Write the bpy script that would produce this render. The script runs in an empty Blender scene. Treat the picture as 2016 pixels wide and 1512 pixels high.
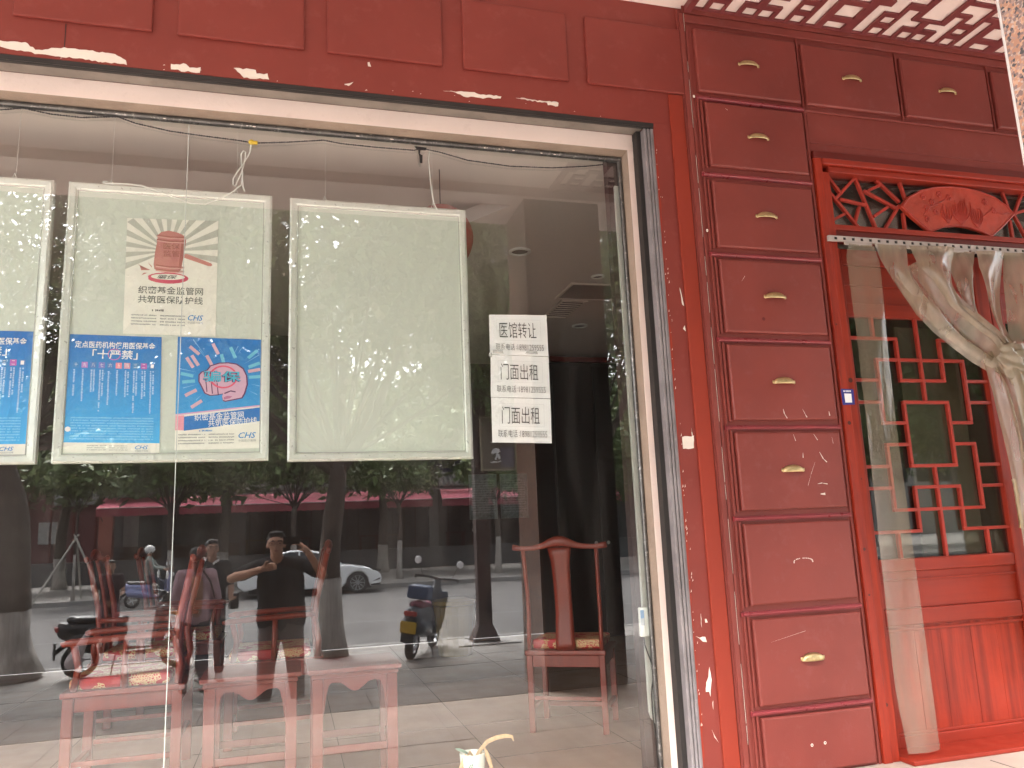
import bpy, bmesh, math, random
import numpy as np
from mathutils import Vector, Matrix, Euler
R = math.radians
random.seed(7); rng = np.random.default_rng(11)
SC = bpy.context.scene
COL = SC.collection

# ------------------------------------------------------------------ camera
cam_d = bpy.data.cameras.new('camera'); cam = bpy.data.objects.new('camera', cam_d); COL.objects.link(cam)
cam_d.sensor_width = 36; cam_d.lens = 27.976; cam_d.clip_start = 0.01; cam_d.clip_end = 400
_p, _y, _r = R(10.4732), R(15.8289), R(-2.3560)
_F = Vector((math.sin(_y)*math.cos(_p), math.cos(_y)*math.cos(_p), math.sin(_p)))
_ri = Vector((math.cos(_y), -math.sin(_y), 0)); _u = _ri.cross(_F)
_R = _ri*math.cos(_r)+_u*math.sin(_r); _U = -_ri*math.sin(_r)+_u*math.cos(_r)
cam.matrix_world = Matrix(((_R.x, _U.x, -_F.x, 0), (_R.y, _U.y, -_F.y, -3.65), (_R.z, _U.z, -_F.z, 1.15), (0, 0, 0, 1)))
SC.camera = cam

# ------------------------------------------------------------------ world, sun, exposure
W = bpy.data.worlds.new('World'); SC.world = W; W.use_nodes = True
nt = W.node_tree; nt.nodes.clear()
sky = nt.nodes.new('ShaderNodeTexSky'); sky.sky_type = 'NISHITA'; sky.sun_disc = False
sky.sun_elevation = R(58); sky.sun_rotation = R(200); sky.dust_density = 6; sky.air_density = 1.2; sky.ozone_density = 1
hs = nt.nodes.new('ShaderNodeHueSaturation'); hs.inputs['Saturation'].default_value = 0.2; hs.inputs['Value'].default_value = 1.0
tint = nt.nodes.new('ShaderNodeMixRGB'); tint.blend_type = 'MULTIPLY'; tint.inputs[0].default_value = 1; tint.inputs[2].default_value = (1, 1, 1, 1)
bg = nt.nodes.new('ShaderNodeBackground'); bg.inputs[1].default_value = 0.15
wo = nt.nodes.new('ShaderNodeOutputWorld')
nt.links.new(sky.outputs[0], hs.inputs['Color']); nt.links.new(hs.outputs[0], tint.inputs[1]); nt.links.new(tint.outputs[0], bg.inputs[0]); nt.links.new(bg.outputs[0], wo.inputs[0])
sl = bpy.data.lights.new('sun', 'SUN'); sun = bpy.data.objects.new('sun', sl); COL.objects.link(sun)
sl.energy = 1.2; sl.angle = R(25); sl.color = (1, .97, .93)
# the sun stands behind the photographer, over the street, and to the left
sun.rotation_euler = (R(32), 0, R(-20))
SC.view_settings.view_transform = 'Standard'; SC.view_settings.look = 'None'
SC.view_settings.exposure = 3.6; SC.view_settings.gamma = 1; SC.view_settings.use_curve_mapping = False
SC.cycles.max_bounces = 10; SC.cycles.transparent_max_bounces = 24; SC.cycles.diffuse_bounces = 5; SC.cycles.glossy_bounces = 5

# ------------------------------------------------------------------ materials
def sock(b, n): return b.inputs[n]
def P(name, col, rough=.5, metal=0, var=None, bump=None, spec=.5, dirt=None, grain=None, emit=None, coat=0, alpha=None, coord='Object'):
    """procedural material. var=(scale, amount) brightness noise; bump=(scale,strength); dirt=(scale, colour, amount); grain=(axis, scale, colour2, amount)"""
    m = bpy.data.materials.new(name); m.use_nodes = True
    t = m.node_tree; b = t.nodes['Principled BSDF']; L = t.links.new
    c = (*col, 1); b.inputs['Base Color'].default_value = c
    b.inputs['Roughness'].default_value = rough; b.inputs['Metallic'].default_value = metal
    b.inputs['Specular IOR Level'].default_value = spec
    if coat: b.inputs['Coat Weight'].default_value = coat; b.inputs['Coat Roughness'].default_value = .15
    tc = t.nodes.new('ShaderNodeTexCoord'); src = tc.outputs[coord]
    out = None
    def mix(a, bcol, fac, mode='MIX'):
        n = t.nodes.new('ShaderNodeMixRGB'); n.blend_type = mode
        if a is None: n.inputs[1].default_value = c
        else: L(a, n.inputs[1])
        if isinstance(bcol, tuple): n.inputs[2].default_value = (*bcol, 1)
        else: L(bcol, n.inputs[2])
        if isinstance(fac, float) or isinstance(fac, int): n.inputs[0].default_value = fac
        else: L(fac, n.inputs[0])
        return n.outputs[0]
    def noise(scale, detail=4, vec=None, rough_=.55):
        n = t.nodes.new('ShaderNodeTexNoise'); n.inputs['Scale'].default_value = scale; n.inputs['Detail'].default_value = detail
        n.inputs['Roughness'].default_value = rough_
        L(vec or src, n.inputs['Vector']); return n.outputs[0]
    def ramp(v, lo, hi, o0=0., o1=1.):
        n = t.nodes.new('ShaderNodeMapRange'); n.inputs[1].default_value = lo; n.inputs[2].default_value = hi
        n.inputs[3].default_value = o0; n.inputs[4].default_value = o1; L(v, n.inputs[0]); return n.outputs[0]
    if grain:
        ax, gs, c2, am = grain
        mp = t.nodes.new('ShaderNodeMapping'); s = [gs, gs, gs]; s['XYZ'.index(ax)] = gs*.06; mp.inputs['Scale'].default_value = s
        L(src, mp.inputs['Vector'])
        g = noise(1., 5, mp.outputs[0], .6)
        g2 = ramp(g, .38, .66, 0., am); out = mix(out, c2, g2)
    if var:
        v = ramp(noise(var[0], 5), .3, .7, 1-var[1], 1+var[1])
        vn = t.nodes.new('ShaderNodeMixRGB'); vn.blend_type = 'MULTIPLY'; vn.inputs[0].default_value = 1
        if out is None: vn.inputs[1].default_value = c
        else: L(out, vn.inputs[1])
        L(v, vn.inputs[2]); out = vn.outputs[0]
        rr = ramp(noise(var[0]*3.1, 3), .3, .7, max(.02, rough-.08), min(1, rough+.1)); L(rr, b.inputs['Roughness'])
    if dirt:
        d = ramp(noise(dirt[0], 8, None, .7), .55, .75, 0., dirt[2]); out = mix(out, dirt[1], d)
    if out is not None: L(out, b.inputs['Base Color'])
    if bump:
        bn = t.nodes.new('ShaderNodeBump'); bn.inputs['Strength'].default_value = bump[1]; bn.inputs['Distance'].default_value = .01
        L(noise(bump[0], 5), bn.inputs['Height']); L(bn.outputs[0], b.inputs['Normal'])
    if emit: b.inputs['Emission Color'].default_value = (*emit[0], 1); b.inputs['Emission Strength'].default_value = emit[1]
    if alpha is not None: b.inputs['Alpha'].default_value = alpha
    return m

def flat(name, col, rough=.6): return P(name, col, rough)

def schlick(t, r0, nrm=None):
    # two sided Fresnel reflectance: r0 + (1-r0)*(1-|cos|)^5
    lw = t.nodes.new('ShaderNodeLayerWeight'); lw.inputs[0].default_value = .5
    if nrm is not None: t.links.new(nrm, lw.inputs['Normal'])
    pw = t.nodes.new('ShaderNodeMath'); pw.operation = 'POWER'; pw.inputs[1].default_value = 5; t.links.new(lw.outputs['Facing'], pw.inputs[0])
    ma = t.nodes.new('ShaderNodeMath'); ma.operation = 'MULTIPLY_ADD'; ma.inputs[1].default_value = 1-r0; ma.inputs[2].default_value = r0; ma.use_clamp = True
    t.links.new(pw.outputs[0], ma.inputs[0]); return ma
def glass_mat(name, tint=(1, 1, 1), refl=1.0, ior=1.5, dirt=.02):
    m = bpy.data.materials.new(name); m.use_nodes = True; t = m.node_tree; t.nodes.clear(); L = t.links.new
    o = t.nodes.new('ShaderNodeOutputMaterial'); tr = t.nodes.new('ShaderNodeBsdfTransparent'); tr.inputs[0].default_value = (*tint, 1)
    gl = t.nodes.new('ShaderNodeBsdfGlossy'); gl.inputs['Roughness'].default_value = 0.0
    mu = schlick(t, refl)
    mx = t.nodes.new('ShaderNodeMixShader'); L(mu.outputs[0], mx.inputs[0]); L(tr.outputs[0], mx.inputs[1]); L(gl.outputs[0], mx.inputs[2])
    # thin film of dust
    df = t.nodes.new('ShaderNodeBsdfDiffuse'); df.inputs[0].default_value = (.6, .58, .55, 1)
    tc = t.nodes.new('ShaderNodeTexCoord'); mp = t.nodes.new('ShaderNodeMapping'); mp.inputs['Scale'].default_value = (3, 3, .5); L(tc.outputs['Object'], mp.inputs[0])
    no = t.nodes.new('ShaderNodeTexNoise'); no.inputs['Scale'].default_value = 2.5; no.inputs['Detail'].default_value = 7; L(mp.outputs[0], no.inputs[0])
    rm = t.nodes.new('ShaderNodeMapRange'); rm.inputs[1].default_value = .42; rm.inputs[2].default_value = .75; rm.inputs[3].default_value = dirt*.3; rm.inputs[4].default_value = dirt*2
    L(no.outputs[0], rm.inputs[0]); m2 = t.nodes.new('ShaderNodeMixShader'); L(rm.outputs[0], m2.inputs[0]); L(mx.outputs[0], m2.inputs[1]); L(df.outputs[0], m2.inputs[2])
    L(m2.outputs[0], o.inputs[0]); return m

M = {}
M['fascia_red'] = P('fascia_red_paint', (.205, .035, .026), .48, var=(1.6, .09), bump=(220, .05), spec=.35, dirt=(9, (.30, .09, .08), .35))
M['bright_red'] = P('bright_red_paint', (.265, .034, .018), .45, var=(1.8, .08), bump=(180, .04), spec=.3)
M['maroon'] = P('maroon_paint', (.205, .040, .031), .44, spec=.35, var=(1.3, .16), bump=(160, .06), dirt=(14, (.25, .09, .085), .35))
M['maroon_bead'] = P('maroon_bead_paint', (.23, .032, .038), .32, var=(4, .15))
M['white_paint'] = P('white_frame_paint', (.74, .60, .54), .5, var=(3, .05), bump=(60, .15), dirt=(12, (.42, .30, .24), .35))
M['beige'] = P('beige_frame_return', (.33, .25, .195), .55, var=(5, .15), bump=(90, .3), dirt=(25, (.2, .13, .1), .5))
M['grey_metal'] = P('grey_shutter_channel', (.24, .215, .22), .5, .1, var=(6, .2), dirt=(30, (.40, .33, .31), .55))
M['dark_gap'] = P('dark_sealant', (.02, .017, .016), .6)
M['soffit_grey'] = P('grey_soffit_metal', (.20, .17, .145), .5, var=(5, .18), dirt=(16, (.1, .07, .05), .5))
M['bead_metal'] = P('dark_metal_bead', (.10, .095, .09), .35, .5, var=(12, .4), dirt=(40, (.75, .72, .68), .55))
M['plaster'] = P('pink_white_plaster', (.80, .66, .60), .75, var=(1.5, .04), bump=(80, .1))
M['flake'] = P('bare_plaster', (.74, .66, .58), .8, bump=(60, .3), var=(8, .06))
M['wood_door'] = P('orange_red_varnished_pine', (.32, .028, .011), .42, grain=('Z', 26, (.14, .012, .007), .75), var=(2.5, .1), bump=(60, .05), spec=.35)
M['wood_bar'] = P('red_lattice_wood', (.33, .030, .017), .42, var=(8, .15), spec=.4)
M['wood_horiz'] = P('orange_red_pine_horizontal', (.28, .026, .012), .42, grain=('X', 24, (.21, .018, .009), .5), var=(2.5, .1), spec=.35)
M['wood_dark'] = P('dark_red_jamb_wood', (.12, .009, .006), .4, grain=('Z', 26, (.11, .01, .006), .5))
M['brass'] = P('brushed_brass', (.55, .42, .22), .38, .85, var=(60, .15))
M['black'] = P('black_plastic', (.012, .012, .013), .4)
M['white_plastic'] = P('white_plastic', (.72, .74, .70), .35)
M['alu'] = P('brushed_aluminium_frame', (.70, .72, .68), .34, .35, var=(20, .04))
M['alu_bead'] = P('polished_inner_bead', (.85, .86, .83), .15, .6)
M['panel'] = P('frosted_light_panel', (.56, .60, .54), .22, var=(1.5, .03))
M['paper'] = P('white_paper', (.86, .86, .86), .7, var=(5, .02))
M['paper2'] = P('cream_poster_paper', (.74, .73, .66), .5)
M['ink'] = P('black_ink', (.02, .02, .022), .6)
M['granite'] = None
M['floor_in'] = P('interior_floor', (.36, .23, .17), .4, var=(1.2, .12), grain=('Y', 9, (.26, .16, .12), .4))
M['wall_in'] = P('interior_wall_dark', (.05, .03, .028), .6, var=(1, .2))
M['ceil_in'] = P('interior_ceiling_paint', (.62, .57, .52), .8)
M['chair_wood'] = P('reddish_rosewood_lacquer', (.24, .030, .013), .4, grain=('Z', 20, (.13, .016, .008), .5), coat=.12)
M['cushion'] = None
M['asphalt'] = P('asphalt', (.068, .064, .062), .85, var=(.4, .18), bump=(90, .5))
M['sidewalk'] = P('grey_pavement_tile', (.21, .195, .18), .8, var=(.8, .12), bump=(60, .3))
M['kerb'] = P('concrete_kerb', (.24, .23, .22), .8, var=(2, .15), bump=(50, .4))
M['road_line'] = P('worn_white_road_paint', (.15, .147, .143), .7, var=(6, .2), dirt=(9, (.1, .1, .1), .7))
M['porch_tile'] = P('beige_porch_stone', (.42, .345, .29), .45, var=(1.4, .1), dirt=(5, (.3, .24, .2), .4))
M['porch_border'] = P('grey_stone_border', (.15, .125, .11), .5, var=(1.5, .15))
M['bark'] = P('tree_bark', (.10, .078, .062), .9, var=(5, .3), bump=(22, 1.0), grain=('Z', 30, (.04, .03, .025), .6))
M['whitewash'] = P('whitewashed_bark', (.40, .37, .34), .9, var=(5, .2), bump=(22, .9), grain=('Z', 24, (.16, .13, .11), .6))
M['leaf'] = P('dark_green_leaves', (.095, .14, .042), .5, var=(1.2, .4)); M['leaf2'] = P('light_green_leaves', (.16, .20, .065), .5, var=(1.5, .35))
M['pole'] = P('brown_painted_pole', (.055, .032, .028), .5, var=(3, .2))
M['skin'] = P('skin', (.46, .25, .165), .55, var=(20, .05)); M['skin2'] = P('tanned_skin', (.34, .19, .13), .55)
M['hair'] = P('black_hair', (.012, .010, .010), .45, bump=(200, .5))
M['tee'] = P('black_cotton', (.014, .014, .016), .85, bump=(14, .8), var=(9, .2))
M['trouser'] = P('mauve_grey_trousers', (.20, .165, .16), .85, bump=(12, .8))
M['denim'] = P('dark_blue_denim', (.04, .045, .065), .85, bump=(14, .6))
M['mauve'] = P('mauve_jacket', (.44, .29, .33), .75, bump=(12, 1.0), var=(7, .15))
M['white_car'] = P('white_car_paint', (.82, .83, .84), .25, coat=.6)
M['car_glass'] = P('dark_car_glass', (.015, .018, .02), .08)
M['tyre'] = P('black_tyre', (.018, .018, .018), .8)
M['rim'] = P('silver_alloy', (.55, .56, .58), .3, .8)
M['navy'] = P('navy_sign_panel', (.012, .016, .05), .4)
M['awning'] = P('crimson_awning_canvas', (.85, .20, .27), .75, var=(1, .1), bump=(10, .2))
M['awning_edge'] = P('pale_awning_edge', (.65, .5, .5), .6)
M['brickred'] = P('terracotta_pillar', (.50, .17, .13), .7, var=(1, .12), bump=(20, .3))
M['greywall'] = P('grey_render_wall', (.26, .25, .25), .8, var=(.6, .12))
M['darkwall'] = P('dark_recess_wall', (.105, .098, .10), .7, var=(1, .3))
M['rooftile'] = P('grey_roof_tile', (.20, .185, .17), .7, var=(3, .25))
M['blue_plate'] = P('blue_enamel', (.02, .025, .22), .3)
M['pvc'] = None

def granite():
    m = bpy.data.materials.new('pink_granite'); m.use_nodes = True; t = m.node_tree; b = t.nodes['Principled BSDF']; L = t.links.new
    tc = t.nodes.new('ShaderNodeTexCoord')
    cur = None
    vo = t.nodes.new('ShaderNodeTexVoronoi'); vo.inputs['Scale'].default_value = 130; L(tc.outputs['Object'], vo.inputs['Vector'])
    no = t.nodes.new('ShaderNodeTexNoise'); no.inputs['Scale'].default_value = 9; no.inputs['Detail'].default_value = 4; L(tc.outputs['Object'], no.inputs['Vector'])
    sep = t.nodes.new('ShaderNodeSeparateColor'); L(vo.outputs['Color'], sep.inputs[0])
    cr = t.nodes.new('ShaderNodeValToRGB'); cr.color_ramp.interpolation = 'CONSTANT'
    els = [(0, (.10, .095, .10)), (.10, (.24, .17, .16)), (.30, (.46, .25, .17)), (.55, (.38, .26, .22)), (.72, (.55, .33, .22)), (.9, (.48, .38, .33))]
    cr.color_ramp.elements[0].position = 0; cr.color_ramp.elements[0].color = (*els[0][1], 1)
    cr.color_ramp.elements[1].position = els[1][0]; cr.color_ramp.elements[1].color = (*els[1][1], 1)
    for p, c in els[2:]:
        e = cr.color_ramp.elements.new(p); e.color = (*c, 1)
    L(sep.outputs[0], cr.inputs[0])
    mx = t.nodes.new('ShaderNodeMixRGB'); mx.blend_type = 'OVERLAY'; mx.inputs[0].default_value = .35; L(cr.outputs[0], mx.inputs[1]); L(no.outputs[0], mx.inputs[2])
    dk = t.nodes.new('ShaderNodeMixRGB'); dk.blend_type = 'MULTIPLY'; dk.inputs[0].default_value = 1; dk.inputs[2].default_value = (.50, .47, .46, 1); L(mx.outputs[0], dk.inputs[1]); L(dk.outputs[0], b.inputs['Base Color']); b.inputs['Roughness'].default_value = .22
    return m
M['granite'] = granite()

def cushion_mat():
    m = bpy.data.materials.new('red_brocade'); m.use_nodes = True; t = m.node_tree; b = t.nodes['Principled BSDF']; L = t.links.new
    tc = t.nodes.new('ShaderNodeTexCoord')
    vo = t.nodes.new('ShaderNodeTexVoronoi'); vo.inputs['Scale'].default_value = 95; vo.feature = 'DISTANCE_TO_EDGE'; L(tc.outputs['Object'], vo.inputs['Vector'])
    big = t.nodes.new('ShaderNodeTexNoise'); big.inputs['Scale'].default_value = 12; L(tc.outputs['Object'], big.inputs['Vector'])
    lt = t.nodes.new('ShaderNodeMath'); lt.operation = 'LESS_THAN'; lt.inputs[1].default_value = .16; L(vo.outputs[0], lt.inputs[0])
    gt = t.nodes.new('ShaderNodeMath'); gt.operation = 'GREATER_THAN'; gt.inputs[1].default_value = .47; L(big.outputs[0], gt.inputs[0])
    mu = t.nodes.new('ShaderNodeMath'); mu.operation = 'MULTIPLY'; L(lt.outputs[0], mu.inputs[0]); L(gt.outputs[0], mu.inputs[1])
    mx = t.nodes.new('ShaderNodeMixRGB'); mx.inputs[1].default_value = (.45, .012, .015, 1); mx.inputs[2].default_value = (.62, .42, .20, 1); L(mu.outputs[0], mx.inputs[0])
    L(mx.outputs[0], b.inputs['Base Color']); b.inputs['Roughness'].default_value = .5
    return m
M['cushion'] = cushion_mat()

def pvc_mat(name='clear_pvc_sheet', lo=.38, hi=.62):
    m = bpy.data.materials.new(name); m.use_nodes = True; t = m.node_tree; t.nodes.clear(); L = t.links.new
    o = t.nodes.new('ShaderNodeOutputMaterial'); tr = t.nodes.new('ShaderNodeBsdfTransparent'); tr.inputs[0].default_value = (.90, .86, .76, 1)
    df = t.nodes.new('ShaderNodeBsdfDiffuse'); df.inputs[0].default_value = (.52, .44, .33, 1)
    tl = t.nodes.new('ShaderNodeBsdfTranslucent'); tl.inputs[0].default_value = (.52, .44, .33, 1)
    gl = t.nodes.new('ShaderNodeBsdfGlossy'); gl.inputs['Roughness'].default_value = .12
    tc = t.nodes.new('ShaderNodeTexCoord'); no = t.nodes.new('ShaderNodeTexNoise'); no.inputs['Scale'].default_value = 9; no.inputs['Detail'].default_value = 3
    mp = t.nodes.new('ShaderNodeMapping'); mp.inputs['Scale'].default_value = (1.6, 1, .35); L(tc.outputs['Object'], mp.inputs[0]); L(mp.outputs[0], no.inputs[0])
    bu = t.nodes.new('ShaderNodeBump'); bu.inputs['Strength'].default_value = .6; bu.inputs['Distance'].default_value = .012; L(no.outputs[0], bu.inputs['Height'])
    L(bu.outputs[0], gl.inputs['Normal'])
    a = t.nodes.new('ShaderNodeMixShader'); a.inputs[0].default_value = .4; L(df.outputs[0], a.inputs[1]); L(tl.outputs[0], a.inputs[2])
    rm = t.nodes.new('ShaderNodeMapRange'); rm.inputs[1].default_value = .3; rm.inputs[2].default_value = .7; rm.inputs[3].default_value = lo; rm.inputs[4].default_value = hi; L(no.outputs[0], rm.inputs[0])
    c = t.nodes.new('ShaderNodeMixShader'); L(rm.outputs[0], c.inputs[0]); L(tr.outputs[0], c.inputs[1]); L(a.outputs[0], c.inputs[2])
    mu = schlick(t, .06, bu.outputs[0])
    e = t.nodes.new('ShaderNodeMixShader'); L(mu.outputs[0], e.inputs[0]); L(c.outputs[0], e.inputs[1]); L(gl.outputs[0], e.inputs[2])
    L(e.outputs[0], o.inputs[0]); return m
M['pvc'] = pvc_mat(); M['pvc_thin'] = pvc_mat('single_pvc_strip', .24, .40)
M['glass'] = glass_mat('shop_window_glass', (.95, .97, .955), .155, 1.5, .016)
M['door_glass'] = glass_mat('door_pane_glass', (.80, .82, .78), .065, 1.5, .01)

# ------------------------------------------------------------------ mesh helpers
def wloc(o):
    v = Vector((0, 0, 0))
    while o is not None:
        v = v + o.location; o = o.parent
    return v

class MB:
    def __init__(s): s.v = []; s.f = []
    def add(s, vs, fs):
        n = len(s.v); s.v += [tuple(a) for a in vs]; s.f += [tuple(i+n for i in f) for f in fs]; return s
    def box(s, x0, x1, y0, y1, z0, z1):
        return s.add([(x0,y0,z0),(x1,y0,z0),(x1,y1,z0),(x0,y1,z0),(x0,y0,z1),(x1,y0,z1),(x1,y1,z1),(x0,y1,z1)],
                     [(0,3,2,1),(4,5,6,7),(0,1,5,4),(1,2,6,5),(2,3,7,6),(3,0,4,7)])
    def prism(s, poly, a0, a1, axis='y'):
        n = len(poly)
        def mk(p, a): return {'y': (p[0], a, p[1]), 'x': (a, p[0], p[1]), 'z': (p[0], p[1], a)}[axis]
        vs = [mk(p, a0) for p in poly]+[mk(p, a1) for p in poly]
        fs = [tuple(range(n)), tuple(range(2*n-1, n-1, -1))]+[(i, n+i, n+(i+1) % n, (i+1) % n) for i in range(n)]
        return s.add(vs, fs)
    def tube(s, pts, r, n=8, caps=True, sq=None):
        pts = [Vector(p) for p in pts]; rs = r if isinstance(r, (list, tuple)) else [r]*len(pts)
        vs = []; fs = []; up = Vector((0, 0, 1)); prev = None
        for i, p in enumerate(pts):
            d = (pts[min(i+1, len(pts)-1)]-pts[max(i-1, 0)]).normalized()
            if prev is None:
                a = up if abs(d.z) < .9 else Vector((1, 0, 0)); a = (a-d*a.dot(d)).normalized()
            else: a = (prev-d*prev.dot(d)).normalized()
            prev = a; b = d.cross(a)
            for k in range(n):
                t = 2*math.pi*(k+.5)/n; k1 = 1; 
                vs.append(p+(a*math.cos(t)*(sq[0] if sq else 1)+b*math.sin(t)*(sq[1] if sq else 1))*rs[i])
        for i in range(len(pts)-1):
            for k in range(n): fs.append((i*n+k, i*n+(k+1) % n, (i+1)*n+(k+1) % n, (i+1)*n+k))
        if caps: fs.append(tuple(range(n-1, -1, -1))); fs.append(tuple((len(pts)-1)*n+k for k in range(n)))
        return s.add(vs, fs)
    def lathe(s, prof, c, n=20, axis='z'):
        vs = []; fs = []
        for (r, h) in prof:
            for k in range(n):
                t = 2*math.pi*k/n; a, b = r*math.cos(t), r*math.sin(t)
                vs.append({'z': (c[0]+a, c[1]+b, c[2]+h), 'y': (c[0]+a, c[1]+h, c[2]+b), 'x': (c[0]+h, c[1]+a, c[2]+b)}[axis])
        for i in range(len(prof)-1):
            for k in range(n): fs.append((i*n+k, i*n+(k+1) % n, (i+1)*n+(k+1) % n, (i+1)*n+k))
        return s.add(vs, fs)
    def ell(s, c, r, n=10, m=7):
        vs = []; fs = []
        for i in range(m+1):
            ph = math.pi*i/m
            for k in range(n):
                t = 2*math.pi*k/n
                vs.append((c[0]+r[0]*math.sin(ph)*math.cos(t), c[1]+r[1]*math.sin(ph)*math.sin(t), c[2]+r[2]*math.cos(ph)))
        for i in range(m):
            for k in range(n): fs.append((i*n+k, (i+1)*n+k, (i+1)*n+(k+1) % n, i*n+(k+1) % n))
        return s.add(vs, fs)
    def cap(s, p0, r0, p1, r1, n=12):
        """tapered capsule"""
        p0 = Vector(p0); p1 = Vector(p1); d = (p1-p0); L = d.length or 1e-4; d = d/L
        pts = []; rs = []
        for t in (-1, -.86, -.5, 0): pts.append(p0+d*r0*t); rs.append(max(r0*math.sqrt(max(0, 1-t*t)), r0*.05))
        for t in (0, .5, .86, 1): pts.append(p1+d*r1*t); rs.append(max(r1*math.sqrt(max(0, 1-t*t)), r1*.05))
        return s.tube(pts, rs, n)
    def quadpoly(s, pts): return s.add(pts, [tuple(range(len(pts)))])
    def grid(s, fn, nu, nv):
        vs = [fn(i/nu, j/nv) for j in range(nv+1) for i in range(nu+1)]
        fs = [(j*(nu+1)+i, j*(nu+1)+i+1, (j+1)*(nu+1)+i+1, (j+1)*(nu+1)+i) for j in range(nv) for i in range(nu)]
        return s.add(vs, fs)
    def build(s, name, mat, parent=None, bevel=0, smooth=False, remesh=0, subd=0, solid=0, local=False, kind=None, label=None, seg=2):
        me = bpy.data.meshes.new(name)
        off = Vector((0, 0, 0)) if (local or parent is None) else wloc(parent)
        vs = [(v[0]-off.x, v[1]-off.y, v[2]-off.z) for v in s.v]
        me.from_pydata(vs, [], s.f); me.update()
        bm = bmesh.new(); bm.from_mesh(me); bmesh.ops.recalc_face_normals(bm, faces=bm.faces[:]); bm.to_mesh(me); bm.free()
        if smooth: me.polygons.foreach_set('use_smooth', [True]*len(me.polygons))
        for m in (mat if isinstance(mat, list) else [mat]): me.materials.append(m)
        o = bpy.data.objects.new(name, me); COL.objects.link(o); o.parent = parent
        if remesh:
            md = o.modifiers.new('remesh', 'REMESH'); md.mode = 'VOXEL'; md.voxel_size = remesh; md.use_smooth_shade = True
            sm = o.modifiers.new('smooth', 'SMOOTH'); sm.factor = .6; sm.iterations = 5
        if bevel:
            md = o.modifiers.new('bevel', 'BEVEL'); md.width = bevel; md.segments = seg; md.limit_method = 'ANGLE'; md.angle_limit = R(35)
        if subd: md = o.modifiers.new('sub', 'SUBSURF'); md.levels = subd; md.render_levels = subd
        if solid: md = o.modifiers.new('solid', 'SOLIDIFY'); md.thickness = solid
        if kind: o['kind'] = kind
        if label: o['label'] = label
        return o

def tag(o, label, cat, group=None, kind=None):
    if label: o['label'] = label
    if cat: o['category'] = cat
    if group: o['group'] = group
    if kind: o['kind'] = kind
    return o
def thing(name, loc, label, cat, group=None, rz=0):
    o = bpy.data.objects.new(name, None); COL.objects.link(o); o.location = loc; o.rotation_euler = (0, 0, rz); o.empty_display_size = .1
    return tag(o, label, cat, group)
def struct(name, mb, mat, **k):
    return mb.build(name, mat, kind='structure', **k)
def copy_tree(o, loc=None, rz=None, label=None, parent=None, group=None):
    c = o.copy(); COL.objects.link(c); c.parent = parent
    if loc is not None: c.location = loc
    if rz is not None: c.rotation_euler = (0, 0, rz)
    if label: c['label'] = label
    if group: c['group'] = group
    for ch in list(o.children): copy_tree(ch, parent=c)
    return c

def text(s, mat, parent, box, y, name='printed_text', face=1, shear=0, rot=0, bold=0, depth=0.0):
    """flat lettering fitted to box=(x0,x1,z0,z1) in the plane y; face=1 looks to -y, face=-1 looks to +y"""
    cu = bpy.data.curves.new('t', 'FONT'); cu.body = s; cu.resolution_u = 2; cu.offset = bold; cu.extrude = depth; cu.shear = shear
    to = bpy.data.objects.new('t', cu); COL.objects.link(to)
    bpy.context.view_layer.update()
    me = bpy.data.meshes.new_from_object(to.evaluated_get(bpy.context.evaluated_depsgraph_get()))
    COL.objects.unlink(to); bpy.data.objects.remove(to)
    n = len(me.vertices)
    if n == 0: return None
    co = np.empty(n*3); me.vertices.foreach_get('co', co); co = co.reshape(-1, 3)
    lo = co.min(0); hi = co.max(0); x0, x1, z0, z1 = box
    u = (co[:, 0]-lo[0])/(hi[0]-lo[0]); v = (co[:, 1]-lo[1])/max(1e-6, hi[1]-lo[1])
    cx, cz = (x0+x1)/2, (z0+z1)/2
    X = (u-.5)*(x1-x0); Z = (v-.5)*(z1-z0)
    if face < 0: X = -X
    c_, s_ = math.cos(rot), math.sin(rot)
    out = np.stack([cx+X*c_-Z*s_, np.full(n, y)-face*co[:, 2], cz+X*s_+Z*c_], 1)
    off = wloc(parent); out -= np.array(off)
    me.vertices.foreach_set('co', out.ravel()); me.update(); me.name = name
    me.materials.clear(); me.materials.append(mat)
    o = bpy.data.objects.new(name, me); COL.objects.link(o); o.parent = parent
    return o
def poly(pts, y, mat, parent, name):
    return MB().quadpoly([(p[0], y, p[1]) for p in pts]).build(name, mat, parent)
FL = -0.07          # floor of the shop and of the raised porch
SG = -0.48          # pavement behind the photographer
RG = -0.62          # carriageway
CZ = 4.045          # porch ceiling

# =========================================================== ground, porch, street (setting)
struct('porch_floor', MB().box(-9, 9, -2.095, -.003, -.3, FL), M['porch_tile'])
pb = MB()
for i in range(15):
    x = -9+i*1.2; pb.box(x+.002, x+1.198, -2.73, -2.099, -.3, FL+.004)
pbo = struct('porch_border', pb, M['porch_border'], bevel=.004)
struct('porch_step', MB().box(-9, 9, -3.04, -2.732, SG-.2, -.27), M['porch_border'], bevel=.006)
struct('pavement', MB().box(-60, 60, -8.75, -3.042, SG-.3, SG), M['sidewalk'])
struct('kerb', MB().box(-60, 60, -8.90, -8.752, SG-.4, SG+.012), M['kerb'], bevel=.01)
struct('road', MB().box(-80, 80, -24.75, -8.902, RG-.3, RG), M['asphalt'])
struct('far_kerb', MB().box(-60, 60, -24.95, -24.752, RG-.3, SG+.012), M['kerb'], bevel=.01)
struct('far_pavement', MB().box(-60, 60, -46, -24.952, RG-.3, SG), M['sidewalk'])
struct('ground', MB().box(-150, 150, -150, 60, -1.4, -1.0), M['asphalt'])
ln = MB(); ln.box(-60, 60, -7.085, -7.035, SG+.001, SG+.004); struct('pavement_line', ln, M['road_line'])
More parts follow.
